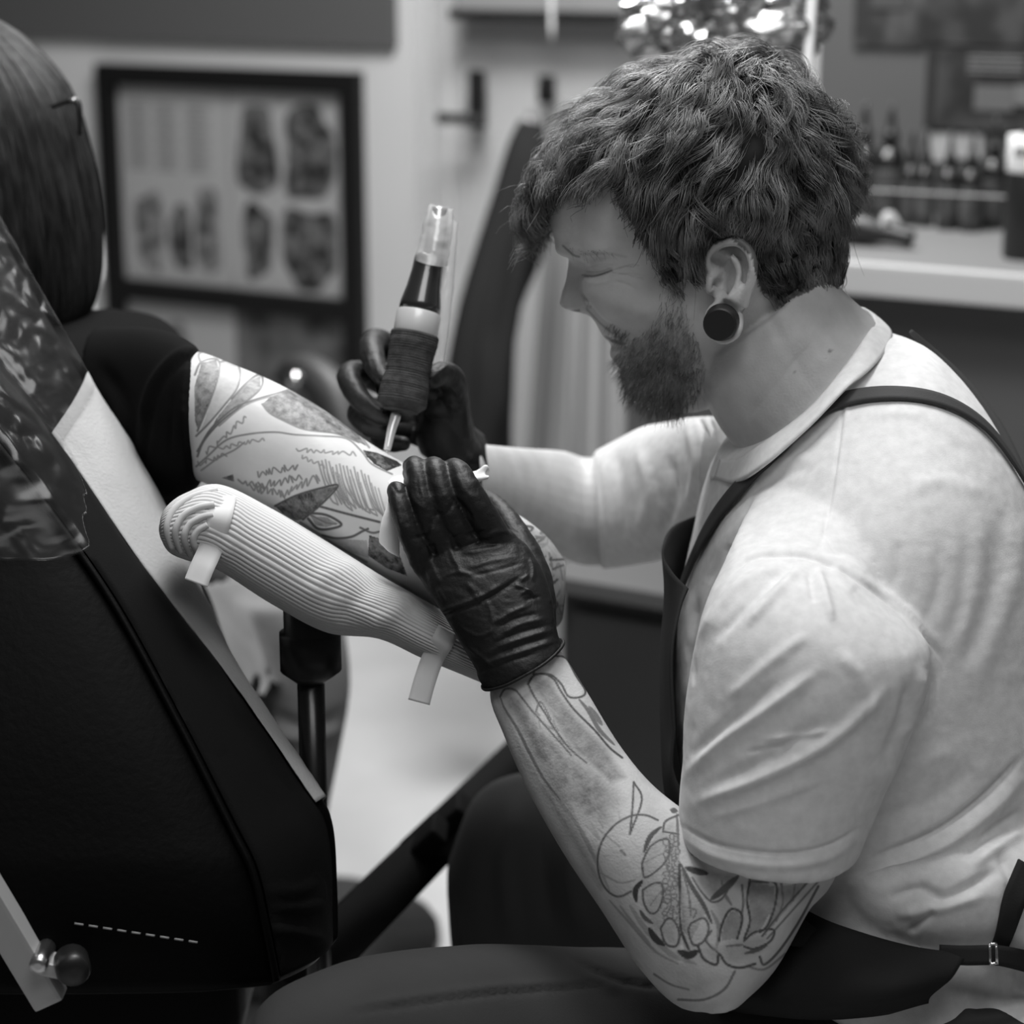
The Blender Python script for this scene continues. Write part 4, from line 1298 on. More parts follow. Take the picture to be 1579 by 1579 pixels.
# collar: a standing band around the neck
ci = [(1109, 708, 1.675), (1138, 706, 1.64), (1182, 678, 1.605), (1243, 632, 1.595), (1292, 576, 1.597), (1334, 519, 1.62), (1349, 492, 1.665), (1322, 474, 1.72), (1270, 520, 1.765), (1190, 600, 1.77), (1125, 680, 1.735), (1104, 712, 1.70)]
co = [(1100, 738, 1.675), (1132, 744, 1.625), (1178, 716, 1.585), (1244, 658, 1.572), (1302, 600, 1.575), (1352, 560, 1.60), (1376, 512, 1.66), (1335, 490, 1.74), (1270, 530, 1.79), (1190, 615, 1.795), (1115, 700, 1.75), (1095, 735, 1.70)]
A = np.array([P(*a) for a in ci + ci[:1]])
B_ = np.array([P(*a) for a in co + co[:1]])
A, B_ = crom(A, 80), crom(B_, 80)
u = np.linspace(0, 1, 7)[None, :, None]
G = A[:, None] * (1 - u) + B_[:, None] * u
G = G + (np.array([0, -.0022, .001])) * np.sin(np.pi * u)
MB().sheet(G, -.0022).build('collar', M_TEE, person)

# ---------------------------------------------------------------- hair
scalp_ok = lambda L: inside(proj(to_world(np.c_[L[:, 0], np.abs(L[:, 1]), L[:, 2]]))[:, :2], HAIR_EDGE)
hl = to_local(HG.reshape(-1, 3))
hb = BVHTree.FromPolygons([tuple(v) for v in hl], [(i * 150 + j, i * 150 + (j + 1) % 150, (i + 1) * 150 + (j + 1) % 150, (i + 1) * 150 + j) for i in range(119) for j in range(150)] + [tuple(119 * 150 + j for j in range(150))])


def surf(p):
    l, n, _, _ = hb.find_nearest(Vector(p))
    n = np.array(n)
    l = np.array(l)
    if n @ (l - np.array([0, 0, 40.0])) < 0:
        n = -n
    return l, n


CROWN = np.array([-78.0, 12.0, 92.0])
roots = []
r1 = np.random.default_rng(3)
while len(roots) < 900:
    v = unit(r1.normal(size=3))
    p = np.array([0, 0, 40.0]) + v * np.array([105, 80, 95])
    l, n = surf(p)
    if scalp_ok(l[None])[0] and l[2] > -60:
        roots.append((l, n))
n_c = 0
while n_c < 260:
    v = unit(r1.normal(size=3) * .55 + unit(CROWN - np.array([0, 0, 40.0])))
    l, n = surf(np.array([0, 0, 40.0]) + v * np.array([105, 80, 95]))
    if scalp_ok(l[None])[0] and l[2] > 40:
        roots.append((l, n))
        n_c += 1
n_f = 0
while n_f < 170:
    v = unit(r1.normal(size=3) + np.array([1.2, 0, .9]))
    l, n = surf(np.array([0, 0, 40.0]) + v * np.array([105, 80, 95]))
    if scalp_ok(l[None])[0] and l[0] > 52 and l[2] > 72:
        roots.append((l, n))
        n_f += 1
S_all = []
FORBID = [(835, 330), (870, 316), (905, 312), (925, 300), (940, 268), (952, 300), (962, 326), (990, 366), (1014, 412), (1024, 448), (1000, 470), (860, 450)]
EARZ = [(1090, 390), (1104, 372), (1128, 364), (1156, 376), (1166, 400), (1164, 440), (1150, 490), (1100, 490), (1088, 420)]
for l, n in roots:
    fr = np.clip((l[0] - 30) / 35, 0, 1) * np.clip((l[2] - 70) / 20, 0, 1)      # front fringe
    low = np.clip((66 - l[2]) / 40, 0, 1)                                # short sides and nape
    back = np.clip((-40 - l[0]) / 40, 0, 1)
    side = np.clip((abs(l[1]) - 40) / 25, 0, 1) * np.clip((l[0] + 30) / 40, 0, 1)
    length = (60 + r1.uniform(-10, 12)) * (1 - .6 * low) * (1 + (.02 + .22 * r1.random()) * fr)
    if l[0] > 0 and low > .3:
        length *= .7
    H = (15 + r1.uniform(-6, 9)) * (1 - .85 * low) * (1 - .35 * fr)
    k = 16
    p, path = l + n * 1.0, []
    ph = 5.0 * noise3(l[None] / 30.0, 1.0, 3)[0] + r1.uniform(-.7, .7)
    om = r1.uniform(3.0, 4.4) * (1 + .9 * fr)
    amp = (4.4 + 3.6 * fr + r1.uniform(-1, 1.5)) * (1 - .80 * low)
    away = l - CROWN
    drift = r1.normal(size=3) * .18
    down = np.array([-.35, 0, -1.0])
    for i in range(k):
        t = i / (k - 1)
        s0, m = surf(p)
        f = unit(away - m * (away @ m))
        sw = math.exp(-np.linalg.norm(l - CROWN) / 38.0)
        f = unit(f * (1 - .6 * sw) + np.cross(m, f) * 1.1 * sw)
        dirn = f * (1 - .75 * low) * (1 - .45 * side) + down * (.05 + .85 * low + .4 * back + .3 * side) + drift + fr * np.array([.55, 0, -.12 - .55 * t])
        dirn = unit(dirn - m * (dirn @ m) * (1 - .85 * fr))
        q_ = s0 + m * (1.5 + H * math.sin(min(t * 2.2, 1.57)))
        if fr > .25 and t > .25:
            q_ = p
        path.append(q_)
        p = q_ + dirn * length / (k - 1)
        away = p - CROWN
    path = np.array(path)
    tt = np.linspace(0, 1, k)
    tg = unit(np.gradient(path, axis=0))
    sx = unit(np.cross(tg, np.array([.2, .3, .93])))
    sy = np.cross(tg, sx)
    env = np.clip(tt * 2.2, 0, 1)
    path = path + (amp * env * np.sin(om * tt * 2 + ph))[:, None] * sx + (amp * .8 * env * np.cos(om * tt * 2 + ph))[:, None] * sy
    m_ = 24
    off = r1.normal(size=(m_, 1, 2)) * (2.6 - 1.0 * tt)[None, :, None] * (1 - .3 * low)
    jit = r1.normal(size=(m_, 1, 2)) * 1.0 * np.sin(tt * r1.uniform(4, 8, (m_, 1)) + r1.uniform(0, 6, (m_, 1)))[..., None]
    o2 = off + jit
    chn = path[None] + o2[..., :1] * sx[None] + o2[..., 1:] * sy[None]
    cut = r1.uniform(.75, 1.0, (m_, 1, 1))
    chn = chn[:, :1] + (chn - chn[:, :1]) * cut
    W = to_world(chn.reshape(-1, 3))
    qq = proj(W)[:, :2]
    qj = qq + np.repeat(r1.normal(size=(m_, 2)) * np.array([7, 6]), k, 0)
    bad = (inside(qj, FORBID) | inside(qq, EARZ)).reshape(m_, k) & (chn[..., 1] > 0)
    W = W.reshape(m_, k, 3)
    first = np.where(bad.any(1), bad.argmax(1), k)
    for a in np.where(first < k)[0]:
        e = max(first[a] - 1, 0)
        W[a, e + 1:] = W[a, e] + (np.arange(1, k - e)[:, None] * 1e-5) * unit(W[a, e] - W[a, max(e - 1, 0)] + 1e-9)
    W = W[first > 1]
    if len(W):
        S_all.append(W)
fly = []
for i in range(260):                                  # stray hairs around the outline
    S0 = S_all[r1.integers(len(S_all))][:1]
    w = np.linspace(0, 1, S0.shape[1])[None, :, None]
    fly.append(S0 + w ** 2 * r1.normal(size=(1, 1, 3)) * .012)
VH, FH = strands(S_all + [np.concatenate(fly)], .00032)


def hair_mat(name, root, tip, rough=.38, lock=45.0, stretch=1.0):
    m = mat(name, root, rough, spec=.45)
    nt = m.node_tree
    bs = nt.nodes['Principled BSDF']
    n = nt.nodes.new('ShaderNodeTexNoise')
    n.inputs['Scale'].default_value = lock
    tc = nt.nodes.new('ShaderNodeTexCoord')
    mp = nt.nodes.new('ShaderNodeMapping')
    mp.inputs['Scale'].default_value = (1, 1, stretch)
    nt.links.new(tc.outputs['Object'], mp.inputs['Vector'])
    nt.links.new(mp.outputs[0], n.inputs['Vector'])
    r = nt.nodes.new('ShaderNodeMapRange')
    r.inputs['From Min'].default_value, r.inputs['From Max'].default_value = .35, .65
    r.inputs['To Min'].default_value, r.inputs['To Max'].default_value = root, tip
    nt.links.new(n.outputs['Fac'], r.inputs['Value'])
    nt.links.new(r.outputs[0], bs.inputs['Base Color'])
    return m


M_HAIR = hair_mat('artist_hair', .045, .25)
hair = fast_obj('hair', VH, FH, M_HAIR, person)
# scalp cap below the curls
cap_v = hl.reshape(120, 150, 3)
ok = scalp_ok(hl).reshape(120, 150)
deep = ok.astype(float)
for _ in range(8):
    deep = np.minimum.reduce([deep, (np.roll(deep, 1, 1) + np.roll(deep, -1, 1) + np.vstack([deep[:1], deep[:-1]]) + np.vstack([deep[1:], deep[-1:]])) / 4])
okk = deep > .04
N_ = unit(cap_v - np.array([0, 0, 30.0]))
lowm = np.clip((cap_v[..., 2:] - 10) / 60, 0.12, 1) * np.clip(deep[..., None] * 1.1, 0, 1)
C_ = to_world((cap_v + N_ * (7.0 * lowm)).reshape(-1, 3))
cf = [(i * 150 + j, i * 150 + (j + 1) % 150, (i + 1) * 150 + (j + 1) % 150, (i + 1) * 150 + j) for i in range(119) for j in range(150)
      if okk[i, j] and okk[i + 1, j] and okk[i, (j + 1) % 150] and okk[i + 1, (j + 1) % 150]]
cf.append(tuple(119 * 150 + j for j in range(150)))
obj('hair_base', C_, cf, mat('hair_dark', .018, .6), hair, fix=False)

# ---------------------------------------------------------------- beard, brow and lashes
def short_hair(poly, count, length, dirn, mesh_bvh, jitter=.35, fall=None):
    p = np.array(poly)
    out = []
    lo, hi = p.min(0), p.max(0)
    while len(out) < count:
        c = r1.uniform(lo, hi)
        if not inside(c[None], p)[0]:
            continue
        if fall is not None and r1.random() > fall(c):
            continue
        h, n = hit(mesh_bvh, *c)
        if h is None or h[1] > 1.95:
            continue
        n = n if n @ (h - CAM) < 0 else -n
        dw = unit(RT * dirn[0] - UP * dirn[1] + r1.normal(size=3) * jitter)
        L = length * r1.uniform(.6, 1.2)
        a = h
        bb = h + (n * .45 + dw * .8) * L * .5
        e = h + (n * .5 + dw * 1.0 + UP * -.15) * L
        out.append([a, (a + bb) / 2 + n * .0004, bb, e])
    return np.array(out)


BB = bvh_of(BV, BF)
dens = lambda c: float(np.clip((c[1] - 455) / 110, .06, 1) * (np.clip((1090 - c[0]) / 40, .1, 1)))
bs1 = short_hair(BEARD, 2600, .0075, (-.25, .9), BB, fall=dens)
bs2 = short_hair([(955, 560), (1030, 545), (1060, 600), (1050, 640), (985, 636), (958, 610)], 500, .009, (-.2, 1), BB)
br = short_hair([(866, 374), (888, 384), (930, 384), (966, 394), (930, 392), (886, 396)], 28, .006, (.8, .15), BB)
VB, FB = strands([bs1, bs2, br], .00020)
fast_obj('beard', VB, FB, hair_mat('beard_hair', .13, .34, .45, 90), person)

# ---------------------------------------------------------------- gloves
M_GLOVE = mat('black_nitrile', .011, .5, bump=(300, .35, .0014), spec=.32)
g = MB()
g.loft([(745, 1062, 868, 990, 1.558, .0265), (738, 1045, 862, 982, 1.558, .0255), (724, 1015, 857, 958, 1.56, .025), (690, 958, 846, 902, 1.565, .024), (655, 905, 822, 852, 1.57, .022), (630, 862, 785, 815, 1.577, .018)], 24, 36)
g.chain([(775, 845, 1.575), (750, 805, 1.566), (722, 758, 1.562), (704, 728, 1.575), (696, 732, 1.605), (690, 760, 1.628)], [24, 24, 23, 21, 19, 17])
g.chain([(722, 835, 1.572), (698, 800, 1.564), (681, 755, 1.562), (670, 722, 1.575), (664, 730, 1.605), (662, 758, 1.625)], [22, 20, 19, 18, 17, 15])
g.chain([(690, 850, 1.572), (664, 810, 1.564), (649, 760, 1.563), (640, 720, 1.577), (636, 728, 1.605), (638, 756, 1.622)], [22, 20, 18, 17, 16, 14])
g.chain([(655, 872, 1.572), (636, 835, 1.563), (619, 790, 1.560), (612, 756, 1.572), (612, 770, 1.60), (618, 800, 1.615)], [20, 18, 16, 15, 14, 13])
g.chain([(835, 960, 1.575), (828, 905, 1.592), (808, 850, 1.61), (778, 800, 1.635), (752, 772, 1.66)], [24, 27, 25, 21, 17])
GV, GF = remesh(*g.data(), .0013, 9, .5)
GF = [f for f in GF if len(f) == 4]
zg = lambda *z: ZL(z, 560, 660, 3.51)
gf = [(zg((500, 640), (620, 600), (740, 560), (830, 580)), 4, 1.0), (zg((470, 600), (580, 570), (700, 560)), 3, -.8), (zg((530, 680), (650, 660), (780, 640)), 4, .9), (zg((560, 760), (700, 720), (840, 700)), 4, 1.0), (zg((590, 800), (720, 770), (860, 730)), 3, -.9),
      (zg((330, 620), (360, 720), (420, 850)), 4, .9), (zg((460, 560), (480, 680), (540, 800)), 4, 1.0), (zg((380, 620), (390, 700)), 3, -.8), (zg((560, 830), (620, 920), (660, 960)), 3.5, 1.0), (zg((440, 800), (520, 780), (600, 800)), 3, .8),
      (zg((360, 1040), (500, 990), (640, 940), (760, 870), (860, 800)), 3.5, -1.6), (zg((380, 1010), (520, 960), (640, 910), (760, 840)), 4, 1.2), (zg((600, 860), (680, 960), (700, 1060)), 3, .8),
      (zg((500, 1050), (600, 1120), (680, 1110), (700, 1060)), 3, .9), (zg((700, 1060), (800, 1000), (900, 960)), 3.5, 1.2), (zg((720, 1090), (830, 1030), (960, 1000)), 3, -1.0), (zg((740, 1120), (860, 1060), (1000, 1030)), 3.5, 1.2), (zg((700, 1170), (840, 1110), (1020, 1060)), 3, -1.1),
      (zg((700, 1200), (830, 1150), (1030, 1090)), 3.5, 1.3), (zg((680, 1240), (820, 1190), (1040, 1120)), 3, -1.0), (zg((660, 1280), (800, 1230), (1050, 1150)), 3.5, 1.2), (zg((560, 1180), (640, 1240), (700, 1290)), 3, 1.0), (zg((620, 1320), (760, 1270), (940, 1220)), 3, -.9),
      (zg((820, 850), (880, 870), (920, 900)), 3, 1.4), (zg((850, 900), (900, 880), (930, 930)), 2.5, 1.3), (zg((870, 930), (960, 910)), 2.5, -1.2), (zg((860, 820), (890, 800)), 2.5, 1.0), (zg((900, 700), (920, 760), (915, 830)), 3, 1.2),
      (zg((250, 260), (270, 380), (330, 440)), 2.5, .8), (zg((290, 260), (300, 340), (360, 440)), 2.5, -.7), (zg((310, 330), (340, 430)), 2.5, .7), (zg((360, 300), (380, 400), (420, 460)), 2.5, .6), (zg((180, 450), (210, 560)), 2.5, .7), (zg((210, 430), (240, 530)), 2.5, -.7), (zg((150, 300), (190, 350), (220, 350)), 2.5, -.8),
      (zg((480, 370), (540, 430), (590, 490)), 4, -1.6), (zg((380, 470), (450, 455), (490, 400)), 3, -1.4), (zg((280, 590), (340, 575), (370, 490)), 3, -1.4), (zg((500, 230), (540, 330), (600, 380)), 4, .5), (zg((400, 870), (450, 940)), 3, .9), (zg((300, 880), (360, 1000)), 3, -.9), (zg((240, 700), (300, 830)), 3.5, .8), (zg((290, 690), (350, 830)), 3, -.7)]
GV = GV + normals(GV, GF) * (noise3(GV * np.array([1, 1, 2.0]), 90, 9, 2) * .0007)[:, None]
GV = creases(GV, GF, gf)
# rolled cuff edge
glove = obj('glove', GV, GF, M_GLOVE, person, fix=False)
cf_ = rings([(744, 1061, 869, 988, 1.557, .0268)] * 2, 2, 40)[0]
cf_ = cf_ + noise3(cf_, 60, 2)[:, None] * .001
MB().tube(cf_, .0012, seg=8, closed=True).build('cuff', M_GLOVE, glove)

h2 = MB()
h2.loft([(748, 672, 760, 765, 1.835, .032), (728, 655, 735, 745, 1.825, .03), (700, 620, 700, 725, 1.81, .026), (665, 592, 668, 705, 1.80, .022), (640, 590, 645, 690, 1.80, .018)], 18, 30)
h2.chain([(722, 700, 1.82), (706, 668, 1.785), (700, 622, 1.765), (697, 588, 1.745), (682, 577, 1.728), (664, 583, 1.712)], [28, 27, 25, 23, 20, 17])
h2.loft([(655, 600, 712, 600, 1.785, .02), (648, 635, 722, 630, 1.785, .025), (640, 665, 724, 660, 1.79, .028), (650, 700, 730, 690, 1.80, .028), (690, 715, 735, 705, 1.81, .02)], 12, 24)
h2.chain([(672, 610, 1.81), (625, 560, 1.83), (588, 528, 1.81), (573, 532, 1.775), (578, 562, 1.742), (590, 584, 1.724)], [22, 21, 20, 20, 18, 13])
h2.chain([(672, 640, 1.81), (610, 600, 1.83), (555, 575, 1.81), (537, 582, 1.775), (556, 616, 1.742), (584, 638, 1.718), (598, 644, 1.708)], [22, 20, 19, 19, 18, 15, 11])
h2.chain([(675, 665, 1.81), (615, 640, 1.82), (565, 628, 1.79), (550, 640, 1.762), (570, 658, 1.735), (592, 664, 1.722)], [21, 18, 17, 16, 16, 13])
h2.chain([(680, 685, 1.80), (630, 668, 1.805), (592, 668, 1.78), (585, 678, 1.765), (605, 684, 1.745), (622, 684, 1.735)], [19, 16, 15, 14, 14, 12])
h2.sphere(P(676, 622, 1.765), 26 * 1.77 / FPX)
h2.sphere(P(664, 604, 1.745), 15 * 1.75 / FPX)
h2.sphere(P(600, 598, 1.775), 22 * 1.77 / FPX)
RV, RF = remesh(*h2.data(), .0014, 5, .5)
RF = [f for f in RF if len(f) == 4]
RV = RV + normals(RV, RF) * (noise3(RV, 100, 4, 2) * .0006)[:, None]
z4 = lambda *z: ZL(z, 480, 280, 3.589)
RV = creases(RV, RF, [(z4((640, 1100), (700, 1060), (760, 1010)), 3, .9), (z4((690, 1100), (740, 1050)), 2.5, -.8), (z4((310, 960), (330, 1040), (350, 1090)), 3, .8), (z4((290, 940), (300, 1020)), 2.5, -.7), (z4((310, 1200), (350, 1250), (410, 1290)), 3, .8), (z4((780, 1140), (820, 1180)), 3, 1), (z4((770, 1180), (830, 1220)), 3, -1), (z4((760, 1240), (830, 1270)), 3, 1)])
obj('glove', RV, RF, M_GLOVE, person, fix=False)

# ---------------------------------------------------------------- apron, straps and trousers
M_APRON = mat('apron_cloth', .017, .8, bump=(700, .3, .0006), spec=.25)
M_STRAP = mat('apron_strap', .05, .7, bump=(700, .3, .0005), spec=.3)
M_TROUSER = mat('trouser_cotton', .045, .9, noise=(8, .12), bump=(800, .3, .0006), spec=.1)
apron_rows = [[(1062, 908, 1.565), (1036, 880, 1.60), (1024, 850, 1.67), (1040, 812, 1.75), (1092, 790, 1.81)],
              [(1050, 940, 1.555), (1034, 930, 1.60), (1028, 915, 1.67), (1045, 890, 1.76), (1092, 870, 1.83)],
              [(1038, 1010, 1.545), (1026, 1010, 1.60), (1022, 1005, 1.68), (1040, 990, 1.78), (1090, 980, 1.85)],
              [(1042, 1120, 1.54), (1028, 1120, 1.60), (1022, 1120, 1.68), (1040, 1110, 1.78), (1090, 1100, 1.85)],
              [(1052, 1220, 1.54), (1036, 1225, 1.60), (1030, 1230, 1.68), (1050, 1230, 1.78), (1100, 1220, 1.85)],
              [(1200, 1380, 1.53), (1080, 1340, 1.56), (1060, 1340, 1.68), (1080, 1330, 1.78), (1130, 1330, 1.85)],
              [(1310, 1475, 1.515), (1130, 1440, 1.54), (1040, 1410, 1.66), (1040, 1390, 1.80), (1100, 1390, 1.87)]]
AG = np.array([crom([P(*a) for a in r], 24) for r in apron_rows])
AG = np.stack([crom(AG[:, j], 40) for j in range(24)], 1)
apron = MB().sheet(AG, .002).build('apron', M_APRON, person)
# skirt of the apron over the near hip and lap
sk = np.array([crom([P(*a) for a in r], 30) for r in [
    [(1225, 1395, 1.565), (1300, 1432, 1.512), (1400, 1462, 1.505), (1490, 1474, 1.51)],
    [(1190, 1440, 1.56), (1290, 1475, 1.495), (1390, 1500, 1.485), (1470, 1500, 1.50)],
    [(1150, 1490, 1.555), (1270, 1515, 1.49), (1370, 1528, 1.475), (1450, 1516, 1.50)],
    [(1110, 1530, 1.56), (1240, 1545, 1.50), (1340, 1545, 1.485), (1432, 1532, 1.51)],
    [(1110, 1552, 1.58), (1240, 1566, 1.53), (1340, 1562, 1.53), (1430, 1547, 1.55)]]])
sk = np.stack([crom(sk[:, j], 16) for j in range(30)], 1)
MB().sheet(sk, -.003).build('skirt_panel', M_APRON, apron)
# dark skirt draped on the far thigh
dr = MB()
dr.loft([(690, 1330, 700, 1480, 2.02, .05), (735, 1225, 740, 1500, 1.98, .075), (820, 1190, 830, 1520, 1.93, .085), (940, 1200, 950, 1530, 1.87, .09), (1060, 1250, 1070, 1540, 1.82, .09), (1200, 1300, 1220, 1560, 1.78, .1)], 26, 32, 2.4)
DV, DF = remesh(*dr.data(), .006, 6)
DV = creases(DV, DF, [([(740, 1215), (790, 1200), (850, 1200)], 10, 3), ([(900, 1230), (880, 1330), (900, 1450)], 16, 5), ([(800, 1230), (780, 1330), (790, 1450)], 16, 4), ([(850, 1230), (835, 1330), (850, 1440)], 14, -4)])
obj('draped_skirt', DV, DF, mat('apron_skirt_cloth', .045, .85, bump=(500, .3, .0006), spec=.2), apron, fix=False)
ribbon([(1050, 930, 1.55), (1062, 895, 1.55), (1090, 830, 1.56), (1130, 770, 1.58), (1195, 705, 1.58), (1262, 640, 1.58), (1310, 618, 1.57), (1370, 611, 1.57), (1440, 618, 1.58), (1500, 648, 1.6), (1540, 690, 1.62), (1579, 752, 1.65), (1610, 815, 1.68)],
       [.012, .014, .015, .0145, .014, .0135, .013, .013, .013, .013, .013], .0022, SB, .0028, 90).build('apron_strap', M_STRAP, apron)
ribbon([(1398, 505, 1.70), (1440, 545, 1.705), (1490, 598, 1.70), (1530, 655, 1.69), (1560, 712, 1.68), (1590, 790, 1.67), (1610, 850, 1.66)], [.003, .010, .015, .015, .015], .0022, None, 0, 50).build('apron_strap', M_STRAP, apron)
ribbon([(1586, 1330, 1.56), (1566, 1380, 1.56), (1552, 1420, 1.56), (1536, 1462, 1.55)], [.018, .017, .014, .012], .0022, SB, .003, 24).build('apron_strap', M_APRON, apron)
ribbon([(1440, 1470, 1.508), (1490, 1474, 1.508), (1530, 1472, 1.51), (1565, 1478, 1.52), (1620, 1492, 1.54)], [.013, .014, .014, .015, .016], .003, None, 0, 30).build('waist_belt', M_APRON, apron)
bk = MB()
for dx in (-4, 6):
    bk.tube([P(1530 + dx, 1455, 1.506), P(1531 + dx, 1487, 1.506)], .0011, 4, 8)
bk.tube([P(1526, 1487, 1.505), P(1537, 1485, 1.505)], .0011, 4, 8)
bk.tube([P(1526, 1456, 1.505), P(1537, 1455, 1.505)], .0011, 4, 8)
bk.build('buckle', mat('steel', .7, .25, 1.0), apron)
t = MB()
t.loft([(372, 1600, 372, 1740, 1.47, .04), (400, 1552, 395, 1800, 1.465, .06), (450, 1518, 450, 1840, 1.465, .075), (560, 1478, 560, 1860, 1.48, .08), (700, 1464, 700, 1870, 1.52, .085), (900, 1466, 900, 1860, 1.60, .085), (1050, 1472, 1060, 1860, 1.63, .085), (1250, 1500, 1260, 1880, 1.645, .11), (1500, 1500, 1540, 1900, 1.62, .17), (1640, 1520, 1660, 1900, 1.66, .17)], 40, 40, 2.3)
t.loft([(400, 1590, 520, 1600, 1.46, .07), (395, 1750, 545, 1750, 1.46, .07), (400, 2000, 545, 2000, 1.47, .06)], 10, 26)
t.loft([(700, 1350, 720, 1500, 2.0, .055), (900, 1330, 900, 1540, 1.90, .07), (1200, 1400, 1220, 1600, 1.78, .1), (1450, 1480, 1480, 1700, 1.70, .14)], 16, 26)
t.loft([(1300, 1480, 1660, 1500, 1.66, .15), (1290, 1560, 1690, 1580, 1.66, .16), (1300, 1680, 1690, 1680, 1.66, .16)], 10, 30)
TV, TF = remesh(*t.data(), .004, 8)
TV = TV + normals(TV, TF) * (noise3(TV, 14, 6, 2) * .002)[:, None]
TV = creases(TV, TF, [([(540, 1562), (640, 1548), (760, 1532), (900, 1522), (960, 1520)], 3, -2.2), ([(540, 1552), (640, 1538), (760, 1523), (900, 1513)], 6, 1.5), ([(875, 1468), (910, 1492), (960, 1512), (1030, 1522)], 5, -4), ([(870, 1480), (900, 1505), (960, 1528)], 9, 3),
                      ([(395, 1560), (388, 1575), (384, 1600)], 3, -1.5), ([(1480, 1480), (1500, 1530), (1480, 1579)], 10, 4), ([(1440, 1510), (1400, 1560)], 12, -4)])
obj('trousers', TV, TF, M_TROUSER, person, fix=False)
adopt(person)
# ================================================================== the client
cl = thing('person', P(150, 1300, 2.0) * np.array([1, 1, 0]), 'woman with straight dark hair in black top, tattooed arm on the arm rest', 'person')
k = MB()
k.loft([(180, 560, 190, 740, 1.80, .05), (240, 545, 245, 745, 1.76, .052), (300, 541, 302, 740, 1.725, .053), (360, 562, 366, 772, 1.71, .055), (430, 592, 440, 808, 1.70, .055), (500, 632, 520, 852, 1.69, .054), (560, 676, 586, 890, 1.685, .052),
        (620, 712, 655, 930, 1.68, .05), (700, 748, 735, 962, 1.68, .048), (780, 782, 800, 985, 1.69, .047), (838, 822, 836, 985, 1.70, .043), (872, 865, 866, 960, 1.71, .03)], 44, 44)
k.loft([(800, 800, 860, 960, 1.70, .035), (740, 790, 800, 950, 1.82, .035), (690, 800, 750, 930, 1.92, .03), (640, 820, 690, 910, 2.0, .022)], 16, 28)
k.chain([(660, 865, 2.0), (610, 850, 2.06), (570, 850, 2.10)], [40, 42, 30])
# neck and head
k.loft([(-100, 90, 60, 90, 2.06, .06), (-140, 150, 112, 160, 2.06, .085), (-150, 240, 138, 240, 2.06, .09), (-130, 340, 156, 345, 2.06, .09), (-90, 420, 162, 425, 2.06, .08), (-20, 480, 150, 485, 2.04, .06), (0, 540, 190, 540, 2.0, .06), (-20, 640, 230, 620, 1.95, .09)], 30, 36)
k.loft([(40, 600, 220, 560, 1.92, .07), (0, 700, 270, 700, 1.92, .09), (-20, 900, 270, 880, 1.95, .1)], 10, 24)
k.loft([(120, 560, 120, 720, 1.88, .06), (220, 555, 220, 735, 1.80, .05)], 6, 24)
KV, KF = remesh(*k.data(), .0025, 5)
KF = [f for f in KF if len(f) == 4]
KV, KF = refine(KV, KF, arm_region(KV, KF, (290, 530, 890, 1000), 1.78))
KV, KF = refine(KV, KF, arm_region(KV, KF, (290, 530, 640, 900), 1.74))
z5 = lambda *z: ZL(z, 220, 480, 2.548)
CL = [(z5((205, 250), (230, 200), (290, 188), (302, 230), (270, 340), (215, 470)), 1.2, .6), (z5((230, 205), (220, 170), (250, 150)), 1.5, .5), (z5((300, 200), (350, 193), (382, 230), (372, 300), (320, 370), (260, 440), (210, 490)), 1.2, .6),
      (z5((350, 345), (420, 270), (465, 250), (466, 300), (400, 360), (300, 440), (240, 510), (215, 570)), 1.3, .65), (z5((215, 550), (270, 460), (360, 380), (450, 345), (570, 310)), 1.3, .65), (z5((300, 450), (400, 370), (500, 335)), 1.0, .5),
      (z5((470, 365), (500, 400), (560, 432), (640, 465), (760, 480), (850, 515)), 1.2, .6), (z5((570, 310), (640, 330), (740, 390), (830, 460), (890, 535)), 1.2, .5),
      (z5((210, 610), (260, 565), (330, 505), (420, 482), (520, 475), (600, 485), (700, 490), (800, 500), (860, 550), (900, 600), (980, 640)), 1.0, .55), (z5((230, 625), (300, 575), (360, 545), (400, 515)), .9, .5),
      (z5((520, 765), (600, 725), (700, 695), (768, 685), (700, 760), (630, 818)), 1.3, .75), (z5((690, 765), (800, 795), (930, 828)), 1.5, .7), (z5((640, 792), (720, 800), (780, 835), (750, 852), (690, 855), (650, 815)), 1.6, .75),
      (z5((660, 800), (720, 830), (760, 835)), 1.2, .6), (z5((705, 880), (760, 892), (820, 886), (862, 865), (885, 855)), 1.5, .7), (z5((855, 850), (900, 870), (935, 865)), 1.3, .65), (z5((620, 830), (700, 880), (780, 930), (880, 985)), 1.5, .5)]
r2 = random.Random(9)


def zig(x0, y0, x1, y1, n_, ax, ay, w, v):
    pts = []
    for i in range(n_):
        t_ = i / (n_ - 1)
        pts.append((x0 + (x1 - x0) * t_ + r2.uniform(-ax, ax), y0 + (y1 - y0) * t_ + (ay if i % 2 else -ay) * r2.uniform(.4, 1)))
    CL.append((z5(*pts), w, v))


